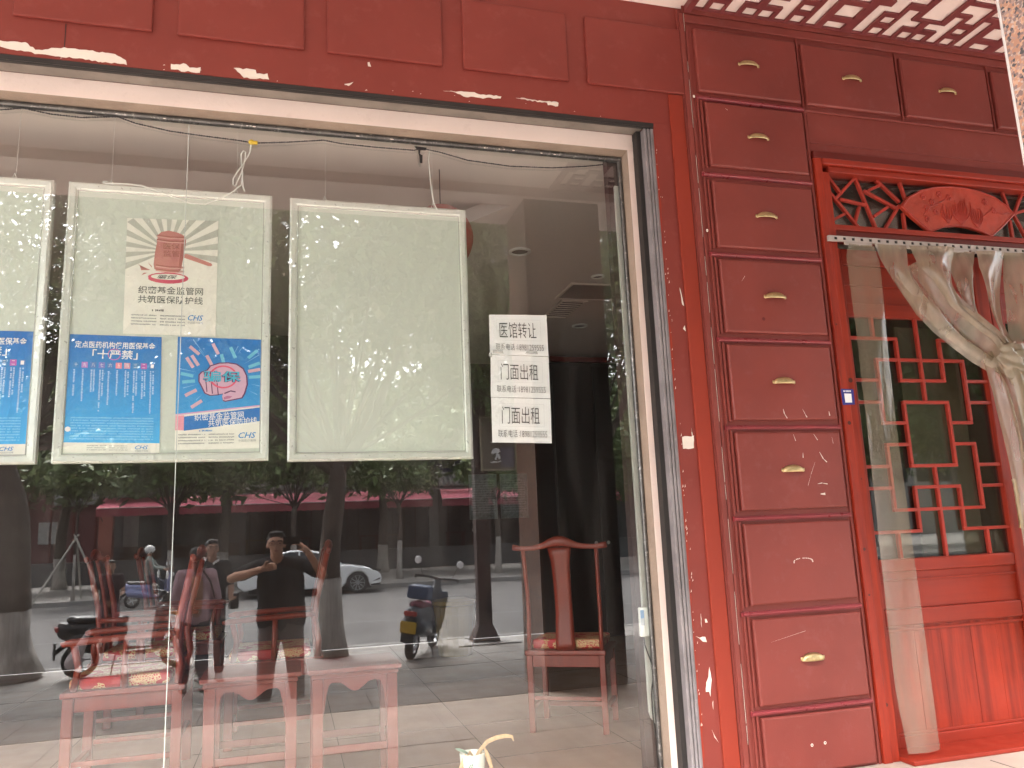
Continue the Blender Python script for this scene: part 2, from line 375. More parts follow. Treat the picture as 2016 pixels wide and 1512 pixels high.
ln = MB(); ln.box(-60, 60, -13.8, -13.68, RG+.001, RG+.004)
for i in range(12): ln.box(-60+i*9, -56+i*9, -19.6, -19.48, RG+.001, RG+.004)
struct('road_marking', ln, M['road_line'])
# joints in the porch paving and in the pavement
jt = MB()
for x in (-2.62, -1.42, -.22, .98, 2.18, 3.38, 4.58): jt.box(x, x+.006, -2.09, -.18, FL+.0005, FL+.002)
for y in (-.95,): jt.box(-9, 9, y, y+.006, FL+.0005, FL+.0025)
struct('paving_joint', jt, M['porch_border'])
jt = MB()
for i in range(24):
    x = -11+i*.9; jt.box(x, x+.008, -7.0, -3.05, SG+.0005, SG+.002)
for j in range(5): jt.box(-12, 12, -3.9-j*.8, -3.892-j*.8, SG+.0005, SG+.0025)
struct('pavement_joint', jt, M['porch_border'])

# =========================================================== interior room (setting)
struct('shop_floor', MB().box(-5, 5.4, -.002, 5.85, -.3, FL-.003), M['floor_in'])
jt = MB()
for x in (-2.1, -1.3, -.5, .3, 1.1, 1.9, 2.7): jt.box(x, x+.004, .3, 5.8, FL-.0025, FL-.001)
for y in (.9, 1.7, 2.5, 3.3, 4.1): jt.box(-5, 5, y, y+.004, FL-.0025, FL-.0005)
struct('floor_joint', jt, M['wall_in'])
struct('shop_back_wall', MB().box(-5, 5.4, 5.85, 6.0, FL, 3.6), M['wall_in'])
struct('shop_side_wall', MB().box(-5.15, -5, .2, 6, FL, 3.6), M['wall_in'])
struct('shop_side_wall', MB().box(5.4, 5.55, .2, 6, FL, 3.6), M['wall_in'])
# ceiling with a sunken tray over the left part
cl = MB(); CI = 3.23
cl.box(-5, 5.4, .25, 1.03, CI, CI+.1)
cl.prism([(1.366, 1.03), (5.4, 1.03), (5.4, 5.85), (.75, 5.85), (.75, 2.9), (1.02, 1.58)], CI, CI+.1, 'z')
cl.box(-5, .75, 1.03, 5.85, CI+.30, CI+.34); cl.box(.75, 1.366, 1.03, 2.9, CI+.30, CI+.34)
struct('shop_ceiling', cl, M['ceil_in'])
tr_ = MB(); tr_.box(-5, 1.366, 1.031, 1.06, CI+.1, CI+.3)
struct('shop_roof', MB().box(-5.2, 5.6, .2005, 6.0, 3.6005, 3.75), M['darkwall'])
struct('ceiling_tray_side', tr_, M['ceil_in'])

# =========================================================== shopfront wall
sw = thing('shopfront_wall', (0, 0, 0), 'red painted shopfront wall framing the big window, its paint peeling along the opening', 'wall')
MB().box(-6, 2.09, 0, .2, 3.314, 4.05).build('fascia', M['fascia_red'], sw)
for k in range(-3, 4):
    x0 = -.5266+.684*k
    if k >= 4 or x0 > 1.6: continue
    b = MB(); w = .575
    b.box(x0, x0+w, -.018, .001, 3.50, 3.90)
    b.build('raised_panel', M['fascia_red'], sw, bevel=.007)
MB().box(1.90, 2.0, 0, .2, -.07, 3.313).build('pier', M['fascia_red'], sw)
MB().box(2.001, 2.088, -.010, .2, -.07, 3.495).build('pier_strip', M['bright_red'], sw, bevel=.004)
MB().box(-6, -3.3, 0, .2, -.07, 3.313).build('pier', M['fascia_red'], sw)
MB().box(-.999, -.996, -.0012, 0, 3.33, 3.495).build('board_joint', M['dark_gap'], sw)
# peeled paint: bare plaster showing, a hair in front of the paint film
fl = [[(-1.253,3.375),(-1.154,3.380),(-1.112,3.348),(-.998,3.376),(-.922,3.374),(-.789,3.370),(-.742,3.345),(-.737,3.322),(-.815,3.324),(-.947,3.328),(-1.10,3.330),(-1.251,3.346)],
      [(-.551,3.352),(-.485,3.359),(-.469,3.343),(-.421,3.351),(-.424,3.323),(-.46,3.321),(-.550,3.324)],
      [(-.275,3.366),(-.175,3.368),(-.171,3.350),(-.121,3.357),(-.113,3.326),(-.228,3.321)],
      [(.733,3.367),(.795,3.367),(.838,3.349),(.93,3.351),(1.036,3.360),(1.041,3.372),(.96,3.37),(.883,3.378)],
      [(1.119,3.373),(1.183,3.366),(1.291,3.366),(1.294,3.351),(1.351,3.352),(1.354,3.372),(1.25,3.374),(1.183,3.374)],
      [(.355,3.477),(.364,3.481),(.372,3.456),(.357,3.457)], [(.24,3.345),(.265,3.352),(.285,3.362),(.262,3.338)],
      [(1.922,1.586),(1.95,1.59),(1.978,1.588),(1.979,1.63),(1.981,1.59),(1.989,1.594),(1.983,1.529),(1.95,1.524),(1.922,1.526)],
      [(1.977,2.380),(1.984,2.288),(1.993,2.279),(1.985,2.34)], [(1.988,2.174),(1.991,2.142),(1.977,2.156)],
      [(1.909,.613),(1.93,.604),(1.960,.606),(1.967,.581),(1.945,.585),(1.930,.60)],
      [(1.969,.465),(1.976,.405),(1.968,.37),(1.962,.33),(1.958,.353),(1.940,.353),(1.946,.395),(1.960,.42)],
      [(1.946,.716),(1.947,.716),(1.946,.651),(1.944,.66)], [(1.966,.690),(1.974,.690),(1.980,.673),(1.967,.672)],
      [(1.97,.30),(1.975,.31),(1.972,.27)],[(1.955,.18),(1.968,.15),(1.985,.12),(1.966,.145)]]
def ragged(f):
    o = []
    for i in range(len(f)):
        a, b_ = f[i], f[(i+1) % len(f)]; L_ = math.hypot(b_[0]-a[0], b_[1]-a[1]); n_ = max(1, int(L_/.013)); o.append(a)
        for k in range(1, n_): t_ = k/n_; j_ = min(.0045, L_*.09); o.append((a[0]+(b_[0]-a[0])*t_+random.uniform(-.3, .3)*j_, a[1]+(b_[1]-a[1])*t_+random.uniform(-1, 1)*j_))
    return o
fl = [ragged(f) for f in fl]
for f in fl: MB().prism(f, -.0016, -.0003).build('peeled_patch', M['flake'], sw)
# ragged plaster edge between the wall and the shutter channel
ed = MB(); z = -.05; xs = []
pts = []
while z < 3.30: pts.append((1.9+random.uniform(-.002, .006)+.004*math.sin(z*7), z)); z += random.uniform(.012, .05)
for (a, b_) in zip(pts[:-1], pts[1:]): ed.add([(1.894, -.0021, a[1]), (a[0], -.0021, a[1]), (b_[0], -.0021, b_[1]), (1.894, -.0021, b_[1])], [(0, 1, 2, 3)])
ed.build('chipped_edge', M['bright_red'], sw)
ch = MB()
for i in range(60):
    zc = random.uniform(.1, 3.25); xc = 1.905+random.uniform(-.006, .012); s_ = random.uniform(.001, .0032)
    ch.add([(xc-s_, -.0026, zc-s_*3), (xc+s_, -.0026, zc-s_), (xc+s_*.5, -.0026, zc+s_*3)], [(0, 1, 2)])
for i in range(16):
    xc = random.uniform(-1.2, 1.85); zc = 3.318+random.random()*.03; s_ = random.uniform(.0015, .004)
    ch.add([(xc-s_*2, -.0022, zc-s_), (xc+s_*2, -.0022, zc), (xc, -.0022, zc+s_)], [(0, 1, 2)])
ch.build('paint_chips', M['flake'], sw, kind='stuff')
# wall above and beside the doorway, hidden core of the panelling
MB().box(2.09, 9, .0, .2, 3.19, 4.05).build('wall_core', M['maroon'], sw)
MB().box(2.09, 2.88, .0, .2, -.07, 3.189).build('wall_core', M['maroon'], sw)
MB().box(5.28, 9, .0, .2, -.07, 3.189).build('wall_core', M['maroon'], sw)

# =========================================================== maroon drawer panelling
dw = thing('drawer_panelling', (2.09, 0, 0), 'maroon wooden panelling of mock medicine cabinet drawers beside and above the door', 'panelling')
MB().box(2.09, 2.878, -.012, -.001, -.07, 4.03).build('backboard', M['maroon'], dw)
MB().box(2.879, 6.5, -.012, -.001, 3.235, 4.03).build('backboard', M['maroon'], dw)
# frame around the column of drawers
MB().box(2.100, 2.128, -.022, -.0125, -.07, 4.0).build('edge_strip', M['maroon'], dw, bevel=.004)
MB().box(2.135, 2.148, -.020, -.0125, -.07, 3.95).build('edge_strip', M['maroon'], dw, bevel=.003)
MB().box(2.855, 2.868, -.020, -.0125, -.07, 3.48).build('edge_strip', M['maroon'], dw, bevel=.003)
MB().box(2.13, 6.5, -.026, -.0125, 3.95, 4.0).build('top_rail', M['maroon'], dw, bevel=.004)
rows = [(3.52, 3.915), (3.075, 3.462), (2.608, 2.992), (2.135, 2.543), (1.667, 2.073), (1.203, 1.606), (.737, 1.140), (.262, .673), (-.06, .212)]
def drawer(x0, x1, z0, z1, handle=1, proto=[None]):
    b = MB()
    # raised field with sloped border
    y0, y1 = -.0125, -.036; s_ = .010
    b.add([(x0, y0, z0), (x1, y0, z0), (x1, y0, z1), (x0, y0, z1), (x0+.002, y1+.006, z0+.002), (x1-.002, y1+.006, z0+.002), (x1-.002, y1+.006, z1-.002), (x0+.002, y1+.006, z1-.002),
           (x0+s_, y1, z0+s_), (x1-s_, y1, z0+s_), (x1-s_, y1, z1-s_), (x0+s_, y1, z1-s_)],
          [(0, 1, 5, 4), (1, 2, 6, 5), (2, 3, 7, 6), (3, 0, 4, 7), (4, 5, 9, 8), (5, 6, 10, 9), (6, 7, 11, 10), (7, 4, 8, 11), (8, 9, 10, 11), (0, 3, 2, 1)])
    d = b.build('drawer_front', M['maroon'], dw, bevel=.0025)
    cx = (x0+x1)/2; cz = (z0+z1)/2+.003
    if handle == 1:
        h = MB()
        # cup pull: quarter dome open below with flange
        hw = .062; hh = .038; hd = .026
        def f(u, v):
            a = math.pi*u; ph = v*math.pi/2; sa = max(0, math.sin(a))**.75
            return (cx-hw*math.cos(a), -.0365-hd*sa*math.cos(ph)**.8, cz-.014+hh*sa*math.sin(ph)**.9)
        h.grid(f, 16, 6)
        h.box(cx-hw-.006, cx-hw+.008, -.040, -.0365, cz-.011, cz+.006); h.box(cx+hw-.008, cx+hw+.006, -.040, -.0365, cz-.011, cz+.006)
        ho = h.build('cup_handle', M['brass'], d, smooth=True, solid=.0025)
        sc = MB(); sc.lathe([(0, -.0425), (.0028, -.0425), (.0032, -.0401), (.0032, -.0395)], (cx-hw+.001, 0, cz-.003), 8, 'y'); sc.build('screw', M['brass'], d)
    return d
drs = []
for i, (z0, z1) in enumerate(rows):
    x0, x1 = (2.178, 2.842) if i == 0 else (2.19+.02, 2.838)
    drs.append(drawer(x0, x1, z0, z1, 0 if i in (6, 8) else 1))
for k in range(1, 5):
    x0 = 2.878+(k-1)*.698
    drs.append(drawer(x0, x0+.656, 3.518, 3.910, 1))
# inner stepped moulding left of each drawer and the bright beads below
for i, (z0, z1) in enumerate(rows):
    if i: MB().box(2.166, 2.178, -.022, -.0125, z0-.02, z1+.025).build('side_moulding', M['maroon'], dw, bevel=.003); MB().box(2.186, 2.197, -.026, -.0125, z0-.005, z1+.012).build('side_moulding', M['maroon'], dw, bevel=.003)
for zb in (3.487, 3.030, 2.570, 2.098, 1.630, 1.165, .699, .232):
    bm_ = MB(); bm_.tube([(2.165, -.024, zb), (2.852, -.024, zb)], .0095, 8, sq=(1.0, .9)); bm_.box(2.160, 2.855, -.0215, -.0125, zb-.012, zb+.012)
    bm_.build('shelf_bead', M['maroon_bead'], dw)
bm_ = MB(); bm_.box(2.86, 6.5, -.026, -.0125, 3.478, 3.492); bm_.build('shelf_bead', M['maroon'], dw, bevel=.004)
for k in range(0, 5):
    x = 2.852+k*.698; bb = MB(); bb.box(x, x+.010, -.026, -.0125, 3.494, 3.945); bb.build('divider', M['maroon'], dw, bevel=.003)
MB().box(2.88, 6.5, -.020, -.0125, 3.285, 3.293).build('moulding_line', M['maroon'], dw, bevel=.002)
# mark of a lost handle on one drawer, screw holes, scuffs
mk = MB()
for i in range(17):
    a = math.pi*i/16; x = 2.529-.055*math.cos(a); z = .935+.020*math.sin(a)**.7
    if i in (3, 7): continue
    mk.add([(x-.0035, -.0369, z-.002), (x+.0035, -.0369, z-.003+random.random()*.002), (x+.003, -.0369, z+.0035), (x-.003, -.0369, z+.002)], [(0, 1, 2, 3)])
mk.build('handle_scar', M['flake'], drs[6])
for (x, z) in ((2.470, .065), (2.545, .068)):
    h = MB(); h.lathe([(0, 0), (.008, 0)], (x, -.0366, z), 7, 'y'); h.build('screw_hole', M['flake'], drs[8])
    h = MB(); h.lathe([(0, 0), (.0035, 0)], (x, -.0370, z), 8, 'y'); h.build('screw_hole', M['dark_gap'], drs[8])
h = MB(); h.lathe([(0, 0), (.010, 0)], (2.441, -.0367, 2.214), 12, 'y'); h.build('stain', M['wood_dark'], drs[3])
def scuff(d, pts, w=.0016):
    m_ = MB()
    for (a, b_) in zip(pts[:-1], pts[1:]):
        a = Vector(a); b_ = Vector(b_); n = (b_-a).normalized(); n = Vector((-n.y, n.x))*w
        m_.add([(a.x-n.x*.3, -.0368, a.y-n.y*.3), (b_.x-n.x, -.0368, b_.y-n.y), (b_.x+n.x, -.0368, b_.y+n.y), (a.x+n.x*.3, -.0368, a.y+n.y*.3)], [(0, 1, 2, 3)])
    m_.build('scuff', M['flake'], d)
D4, D5 = drs[4], drs[5]
scuff(D4, [(2.503,1.726),(2.508,1.70),(2.522,1.676)], .003); scuff(D4, [(2.621,1.726),(2.633,1.70)]); scuff(D4, [(2.634,1.698),(2.643,1.681)], .003); scuff(D4, [(2.783,1.713),(2.785,1.690)], .0035)
scuff(D5, [(2.548,1.592),(2.559,1.556)]); scuff(D5, [(2.672,1.592),(2.693,1.559)]); scuff(D5, [(2.696,1.496),(2.715,1.46),(2.735,1.442)], .0026); scuff(D5, [(2.595,1.493),(2.593,1.467)], .0022)
scuff(D5, [(2.663,1.444),(2.63,1.38),(2.605,1.322)], .0008); scuff(D5, [(2.664,1.329),(2.69,1.333),(2.724,1.327)], .0022); scuff(D5, [(2.675,1.276),(2.703,1.276)], .006)
scuff(D5, [(2.783,1.575),(2.787,1.54)], .0009); scuff(drs[3], [(2.33,2.42),(2.352,2.45)], .0009); scuff(drs[1], [(2.33,3.43),(2.345,3.42)]); scuff(drs[7], [(2.30,.56),(2.5,.60)], .0005)
for (x, z) in ((2.148, 3.488), (2.156, 2.70)):
    m_ = MB(); m_.ell((x, -.025, z), (.007, .004, .009)); m_.build('paint_fleck', M['flake'], dw)
# thin worn line along the left edge
m_ = MB(); z = .1
while z < 3.9:
    l = random.uniform(.03, .3); MB().box(2.1285, 2.1300, -.0225, -.0221, z, z+l).build('worn_edge', M['flake'], dw); z += l+random.uniform(.01, .2)

# =========================================================== shop window
wn = thing('shop_window', (0, .1, .13), 'large two pane shop window in a worn white frame with a grey shutter channel on the right', 'window')
MB().box(-3.3, 1.899, .0008, .0035, 3.2895, 3.3125).build('sealant', M['dark_gap'], wn)
MB().box(-3.3, 1.84, .004, .099, 3.287, 3.3125).build('shutter_soffit', M['soffit_grey'], wn)
MB().box(-3.3, 1.899, .001, .02, 3.283, 3.287).build('sealant', M['dark_gap'], wn)
g = MB()
for (x0, x1, y) in ((1.842, 1.856, .010), (1.857, 1.862, .017), (1.863, 1.874, .007), (1.875, 1.879, .014), (1.880, 1.8985, .005)): g.box(x0, x1, y, .099, FL+.001, 3.282)
g.build('shutter_channel', M['grey_metal'], wn, bevel=.0015)
MB().box(1.815, 1.841, .05, .099, FL+.001, 3.282).build('sealant', M['dark_gap'], wn)
MB().box(-3.3, 1.8145, .100, .2, 3.193, 3.286).build('frame_head', M['white_paint'], wn, bevel=.002)
MB().box(1.7805, 1.8145, .100, .2, -.0395, 3.192).build('frame_jamb', M['white_paint'], wn, bevel=.002)
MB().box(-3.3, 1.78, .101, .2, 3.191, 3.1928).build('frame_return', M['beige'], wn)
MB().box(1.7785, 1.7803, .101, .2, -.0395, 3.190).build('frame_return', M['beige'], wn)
MB().box(-3.3, 1.7785, .110, .2, FL+.001, -.04).build('frame_sill', M['white_paint'], wn, bevel=.002)
b = MB(); b.tube([(-3.3, .186, 3.177), (1.770, .186, 3.177)], .011, 8); b.box(-3.3, 1.778, .189, .199, 3.162, 3.1908); b.build('glazing_bead', M['bead_metal'], wn)
b = MB(); b.tube([(1.766, .186, -.04), (1.766, .186, 3.177)], .010, 8); b.box(1.757, 1.778, .189, .199, -.04, 3.160); b.build('glazing_bead', M['bead_metal'], wn)
sp = MB()
for i in range(46):
    x = random.choice([random.uniform(-.35, .1), random.uniform(.3, .75), random.uniform(.9, 1.4), random.uniform(-1.1, 1.7)]); s_ = random.uniform(.003, .012)
    sp.ell((x, .178, 3.174+random.uniform(-.006, .008)), (s_, .002, random.uniform(.002, .004)), 6, 4)
sp.build('paint_splashes', M['flake'], wn, kind='stuff')
# the panes: one face each, glass plane y=.2
MB().add([(-3.3, .2, -.04), (-.499, .2, -.04), (-.489, .2, 3.165), (-3.3, .2, 3.165)], [(0, 1, 2, 3)]).build('glass_pane', M['glass'], wn)
MB().add([(-.496, .2, -.04), (1.76, .2, -.04), (1.76, .2, 3.165), (-.486, .2, 3.165)], [(0, 1, 2, 3)]).build('glass_pane', M['glass'], wn)
M['edge'] = P('polished_glass_edge', (.55, .60, .57), .15, .3)
MB().add([(-.4995, .199, -.04), (-.4955, .199, -.04), (-.4865, .199, 3.165), (-.4895, .199, 3.165)], [(0, 1, 2, 3)]).build('pane_seam', M['edge'], wn, solid=.002)

# =========================================================== door case with fretwork transom
dc = thing('door_case', (4.08, 0, FL), 'orange red pine door case with a fretwork fanlight carved with a folding fan', 'door frame')
b = MB(); b.box(2.881, 2.932, -.030, .10, FL, 3.19); b.build('post', M['wood_door'], dc, bevel=.004)
b = MB(); b.box(2.933, 2.979, -.022, .10, FL, 3.11); b.build('post', M['wood_door'], dc, bevel=.003)
b = MB(); b.box(2.9795, 2.998, .02, .12, FL, 2.72); b.build('inner_jamb', M['wood_dark'], dc, bevel=.002)
b = MB(); b.box(5.18, 5.28, -.030, .10, FL, 3.19); b.build('post', M['wood_door'], dc, bevel=.004)
b = MB(); b.box(2.881, 5.28, -.030, .08, 3.191, 3.234); b.build('head', M['wood_dark'], dc, bevel=.003)
b = MB(); b.box(2.9325, 5.18, -.040, .08, 3.150, 3.1905); b.build('head_rail', M['wood_horiz'], dc, bevel=.008)
b = MB(); b.box(2.9795, 5.18, -.020, .08, 3.112, 3.1495); b.build('head_rail', M['wood_horiz'], dc, bevel=.006)
b = MB(); b.box(2.9795, 5.18, -.015, .08, 2.765, 2.798); b.build('transom_rail', M['wood_horiz'], dc, bevel=.005)
b = MB(); b.box(2.9795, 5.18, -.005, .08, 2.715, 2.7645); b.build('transom_rail', M['wood_dark'], dc, bevel=.003)
b = MB(); b.box(2.9795, 3.004, .012, .05, 2.798, 3.112); b.build('transom_stile', M['wood_horiz'], dc, bevel=.003)
segs = [((3.000,3.112),(3.085,3.000)),((3.190,3.112),(3.037,2.969)),((2.99,3.029),(3.184,2.796)),((3.068,2.971),(3.242,2.947)),((3.195,3.112),(3.299,2.796)),((2.99,2.830),(3.093,2.884)),((3.198,2.934),(3.152,2.828)),((3.245,3.037),(3.460,2.943)),((3.271,3.039),(3.380,3.091)),((3.340,3.112),(3.488,2.984)),((3.291,2.880),(3.402,2.949)),((3.485,2.965),(3.351,2.796)),((3.507,3.112),(3.534,3.006)),((3.505,2.919),(3.502,2.796)),((4.282,3.112),(4.308,3.006)),((4.305,2.926),(4.303,2.796)),((4.436,3.112),(4.350,2.974)),((4.350,2.974),(4.50,3.02)),((4.340,2.974),(4.42,2.796)),((4.50,3.02),(4.56,3.112)),((4.50,3.02),(4.52,2.796)),((4.42,2.88),(4.60,2.92)),((4.60,3.112),(4.70,2.796)),((4.60,2.95),(4.85,2.99)),((4.85,3.112),(4.80,2.796)),((4.85,2.99),(5.0,2.796))]
for i, (a, c) in enumerate(segs):
    a = Vector(a); c = Vector(c); d = (c-a).normalized(); n = Vector((-d.y, d.x))*.0085; yy = .018+(i % 3)*.0011
    MB().prism([a-n, c-n, c+n, a+n], yy, yy+.020).build('fret_bar', M['wood_bar'], dc, bevel=.002)
MB().box(2.98, 5.18, .046, .05, 2.79, 3.13).build('transom_pane', M['door_glass'], dc)
MB().box(2.98, 5.18, .14, .15, 2.79, 3.13).build('backing_cloth', P('grey_backing', (.10, .085, .08), .8), dc)
fan_o = [(3.470,2.949),(3.531,3.012),(3.627,3.062),(3.744,3.094),(3.859,3.106),(3.972,3.105),(4.084,3.090),(4.194,3.060),(4.277,3.010),(4.331,2.960),(4.226,2.873),(4.117,2.795),(4.043,2.824),(3.956,2.845),(3.867,2.851),(3.775,2.838),(3.704,2.814),(3.657,2.795),(3.551,2.876)]
fan = MB(); fan.prism(fan_o, .000, .024); fno = fan.build('carved_fan', P('carved_orange_wood', (.36, .036, .016), .42, var=(9, .2), bump=(26, .5), coat=.2), dc, bevel=.004)
rim = MB()
fp = [Vector((p[0], -.001, p[1])) for p in fan_o]; cF = sum(fp, Vector())/len(fp); fp = [cF+(p-cF)*.965 for p in fp]
rim.tube(fp+[fp[0]], .0045, 6); rim.build('rim', M['wood_bar'], fno)
rel = MB()
for (bx, bz, n_, ln_, sp_) in ((3.90, 2.865, 13, .16, 1.5), (4.02, 2.85, 7, .13, 1.3), (3.80, 2.865, 5, .12, 1.2)):
    for i in range(n_):
        a = math.pi/2+(i/(n_-1)-.5)*2*sp_*.62; l = ln_*random.uniform(.8, 1.15); cv = (i/(n_-1)-.5)*-.9
        pt = []
        for k in range(7):
            t = k/6; aa = a+cv*t*t; pt.append((bx+math.cos(aa)*l*t, -.0015, bz+math.sin(aa)*l*t*.92))
        rel.tube(pt, [.0042, .0048, .0048, .0042, .0034, .0024, .001], 5)
for (cx, cz) in ((3.64, 3.02), (3.70, 2.99), (3.76, 3.045), (3.83, 3.03), (3.66, 2.95), (3.72, 2.93), (3.65, 2.88), (4.10, 3.02), (4.16, 2.97)):
    for i in range(6):
        a = i*math.pi/3+cx*9; rel.ell((cx+.013*math.cos(a), -.001, cz+.013*math.sin(a)), (.0085, .0045, .0085), 7, 5)
    rel.ell((cx, -.004, cz), (.005, .004, .005), 6, 4)
rel.tube([(3.62, -.001, 2.90), (3.68, -.002, 2.96), (3.74, -.002, 2.98), (3.84, -.002, 3.04)], .0035, 5)
rel.tube([(4.06, -.001, 2.92), (4.14, -.002, 2.97), (4.22, -.002, 2.95), (4.28, -.001, 2.965)], .0035, 5)
rel.build('flower_relief', M['wood_bar'], fno, smooth=True)
KM = P('dark_knot', (.06, .006, .004), .4)
for (x, z, s_) in ((2.955,1.888,.014),(2.908,1.651,.011),(2.909,.983,.009),(2.937,.205,.010),(2.95,1.35,.004),(2.90,2.2,.005),(2.905,.75,.006)):
    MB().lathe([(0, 0), (s_, 0)], (x, -.0306 if x < 2.932 else -.0226, z), 10, 'y').build('knot', KM, dc)
MB().box(2.98, 5.18, -.12, .098, FL+.0005, FL+.022).build('threshold', M['wood_horiz'], dc, bevel=.004)
# small blue sticker on the post
st = thing('sticker', (2.92, -.031, 1.75), 'small blue sticker with a white square on the door post', 'sticker')
MB().prism([(2.878,1.838),(2.960,1.836),(2.958,1.752),(2.880,1.749)], -.0312, -.0304).build('backing', P('blue_sticker', (.03, .03, .22), .4), st)
MB().prism([(2.897,1.812),(2.942,1.811),(2.941,1.762),(2.898,1.762)], -.0318, -.0313).build('white_square', M['paper'], st)
b = MB(); b.lathe([(0, 0), (.005, 0)], (2.898, -.0316, 1.825), 8, 'y')
for i in range(4): b.add([(2.907+i*.009, -.0316, 1.821), (2.914+i*.009, -.0316, 1.821), (2.914+i*.009, -.0316, 1.829), (2.907+i*.009, -.0316, 1.829)], [(0, 1, 2, 3)])
b.build('emblem', M['paper'], st)

# =========================================================== door leaves
def door_leaf(x0, label):
    d = thing('door_leaf', (x0, .11, FL), label, 'door', 'lattice door leaves')
    X = lambda v: x0+v-3.0
    def part(n, a, b_, y0, y1, c, e, m='wood_door', bv=.004): return MB().box(X(a), X(b_), y0, y1, c, e).build(n, M[m], d, bevel=bv)
    part('stile', 3.0, 3.094, .10, .145, FL+.004, 2.70); part('stile', 4.030, 4.125, .10, .145, FL+.004, 2.70)
    W_ = 'wood_horiz'
    part('top_rail', 3.0945, 4.0295, .103, .142, 2.60, 2.70, W_); part('rail', 3.0945, 4.0295, .103, .142, 2.29, 2.37, W_); part('panel', 3.0945, 4.0295, .118, .135, 2.3705, 2.5995, W_, .002)
    part('bead', 3.0945, 4.0295, .108, .117, 2.475, 2.485, W_, .003)
    part('rail', 3.0945, 4.0295, .103, .142, .845, .915, W_, .009); part('panel', 3.0945, 4.0295, .118, .135, .6505, .8445, W_, .002); part('bead', 3.0945, 4.0295, .108, .117, .795, .806, W_, .003)
    part('rail', 3.0945, 4.0295, .103, .142, .560, .650, W_, .009); part('bead', 3.0945, 4.0295, .110, .117, .530, .545, W_, .004)
    part('bottom_rail', 3.0945, 4.0295, .103, .142, FL+.004, .005, W_, .006); part('bead', 3.0945, 4.0295, .108, .117, .0055, .022, W_, .004)
    pw = 3.0945; k = 0
    for w in (.19, .17, .205, .18, .1895):
        MB().box(X(pw), X(pw+w-.001), .119-.0006*(k % 2), .135, .006, .5595).build('plank', M['wood_door'], d, bevel=.0015); pw += w; k += 1
    # lattice
    xs = [3.094, 3.258, 3.410, 3.565, 3.718, 3.870, 4.030]; zs = [2.29, 2.165, 2.040, 1.918, 1.790, 1.670, 1.546, 1.423, 1.302, 1.178, 1.060, .915]
    H_ = [(1,0,2),(1,4,6),(2,1,5),(3,2,4),(3,0,1),(4,0,1),(3,5,6),(4,5,6),(5,1,2),(5,4,5),(4,2,4),(7,2,4),(6,1,2),(6,4,5),(9,1,5),(8,2,4),(10,0,2),(10,4,6),(7,0,1),(8,0,1),(7,5,6),(8,5,6)]
    V_ = [(1,0,1),(5,0,1),(2,1,3),(4,1,3),(3,0,4),(1,2,5),(5,2,5),(2,4,7),(4,4,7),(1,6,9),(5,6,9),(3,7,11),(2,8,10),(4,8,10),(1,10,11),(5,10,11)]
    w = .0095
    for (j, a, b_) in H_: MB().box(X(xs[a])-(w if a else 0), X(xs[b_])+(w if b_ < 6 else 0), .1075, .128, zs[j]-w, zs[j]+w).build('lattice_bar', M['wood_bar'], d, bevel=.003)
    for (i, a, b_) in V_: MB().box(X(xs[i])-w, X(xs[i])+w, .1062, .129, zs[b_]+(w if b_ < 11 else 0), zs[a]-(w if a else 0)).build('lattice_bar', M['wood_bar'], d, bevel=.003)
    MB().box(X(3.0945), X(4.0295), .132, .136, .9155, 2.2895).build('door_pane', M['door_glass'], d)
    MB().box(X(3.58), X(4.0295), .30, .31, .9155, 2.2895).build('inner_curtain', P('olive_inner_curtain', (.13, .115, .08), .8, var=(3, .2)), d)
    for s_ in (0,):
        h = MB(); h.tube([(X(4.075), .075, 1.05), (X(4.075), .07, 1.08), (X(4.075), .07, 1.30), (X(4.075), .075, 1.33)], .011, 8); h.build('pull_handle', M['brass'], d)
    return d
door_leaf(3.0, 'left red lattice door leaf seen through the parted plastic strips')
door_leaf(4.13, 'right red lattice door leaf at the edge of the photo behind the bunched strips')

# =========================================================== strip curtain
rl = thing('curtain_rail', (2.98, -.05, 2.69), 'white perforated metal rail across the top of the doorway', 'curtain rail')
b = MB(); z0, z1 = 2.683, 2.714; x = 2.905
b.box(x, 5.1, -.046, -.0405, z0, 2.691); b.box(x, 5.1, -.046, -.0405, 2.708, z1)
k = 0; xx = x
while xx < 5.08:
    b.box(xx, xx+.037, -.046, -.0405, 2.691, 2.708); xx += .058
b.box(x, 5.1, -.0400, -.031, z0, z1)
b.build('channel', P('white_enamel_rail', (.42, .37, .34), .4, dirt=(30, (.3, .2, .17), .4)), rl)
bk = MB(); bk.box(x, 5.1, -.0404, -.0402, 2.691, 2.708); bk.build('hole_backing', M['dark_gap'], rl)
for (a, c) in ((3.0, 3.185), (3.23, 3.40), (3.42, 3.56), (3.58, 3.70), (3.72, 3.87), (3.885, 4.06), (4.08, 4.25), (4.27, 4.45), (4.47, 4.65)):
    MB().box(a, c, -.052, -.0462, 2.660, 2.6825).build('clamp_plate', P('clamp_white', (.36, .31, .28), .35), rl, bevel=.001)
cu = thing('strip_curtain', (3.9, -.06, 2.66), 'clear plastic strip curtain, its strips twisted together and swept to the right', 'curtain')
hs_ = thing('hanging_strip', (3.09, -.06, 2.66), 'single clear plastic strip hanging straight down left of the bunched ones', 'plastic strip')
def lerp(a, b, t): return a+(b-a)*t
def poly_at(pts, t):
    n = len(pts)-1; f = min(t*n, n-1e-6); i = int(f); return Vector(pts[i]).lerp(Vector(pts[i+1]), f-i)
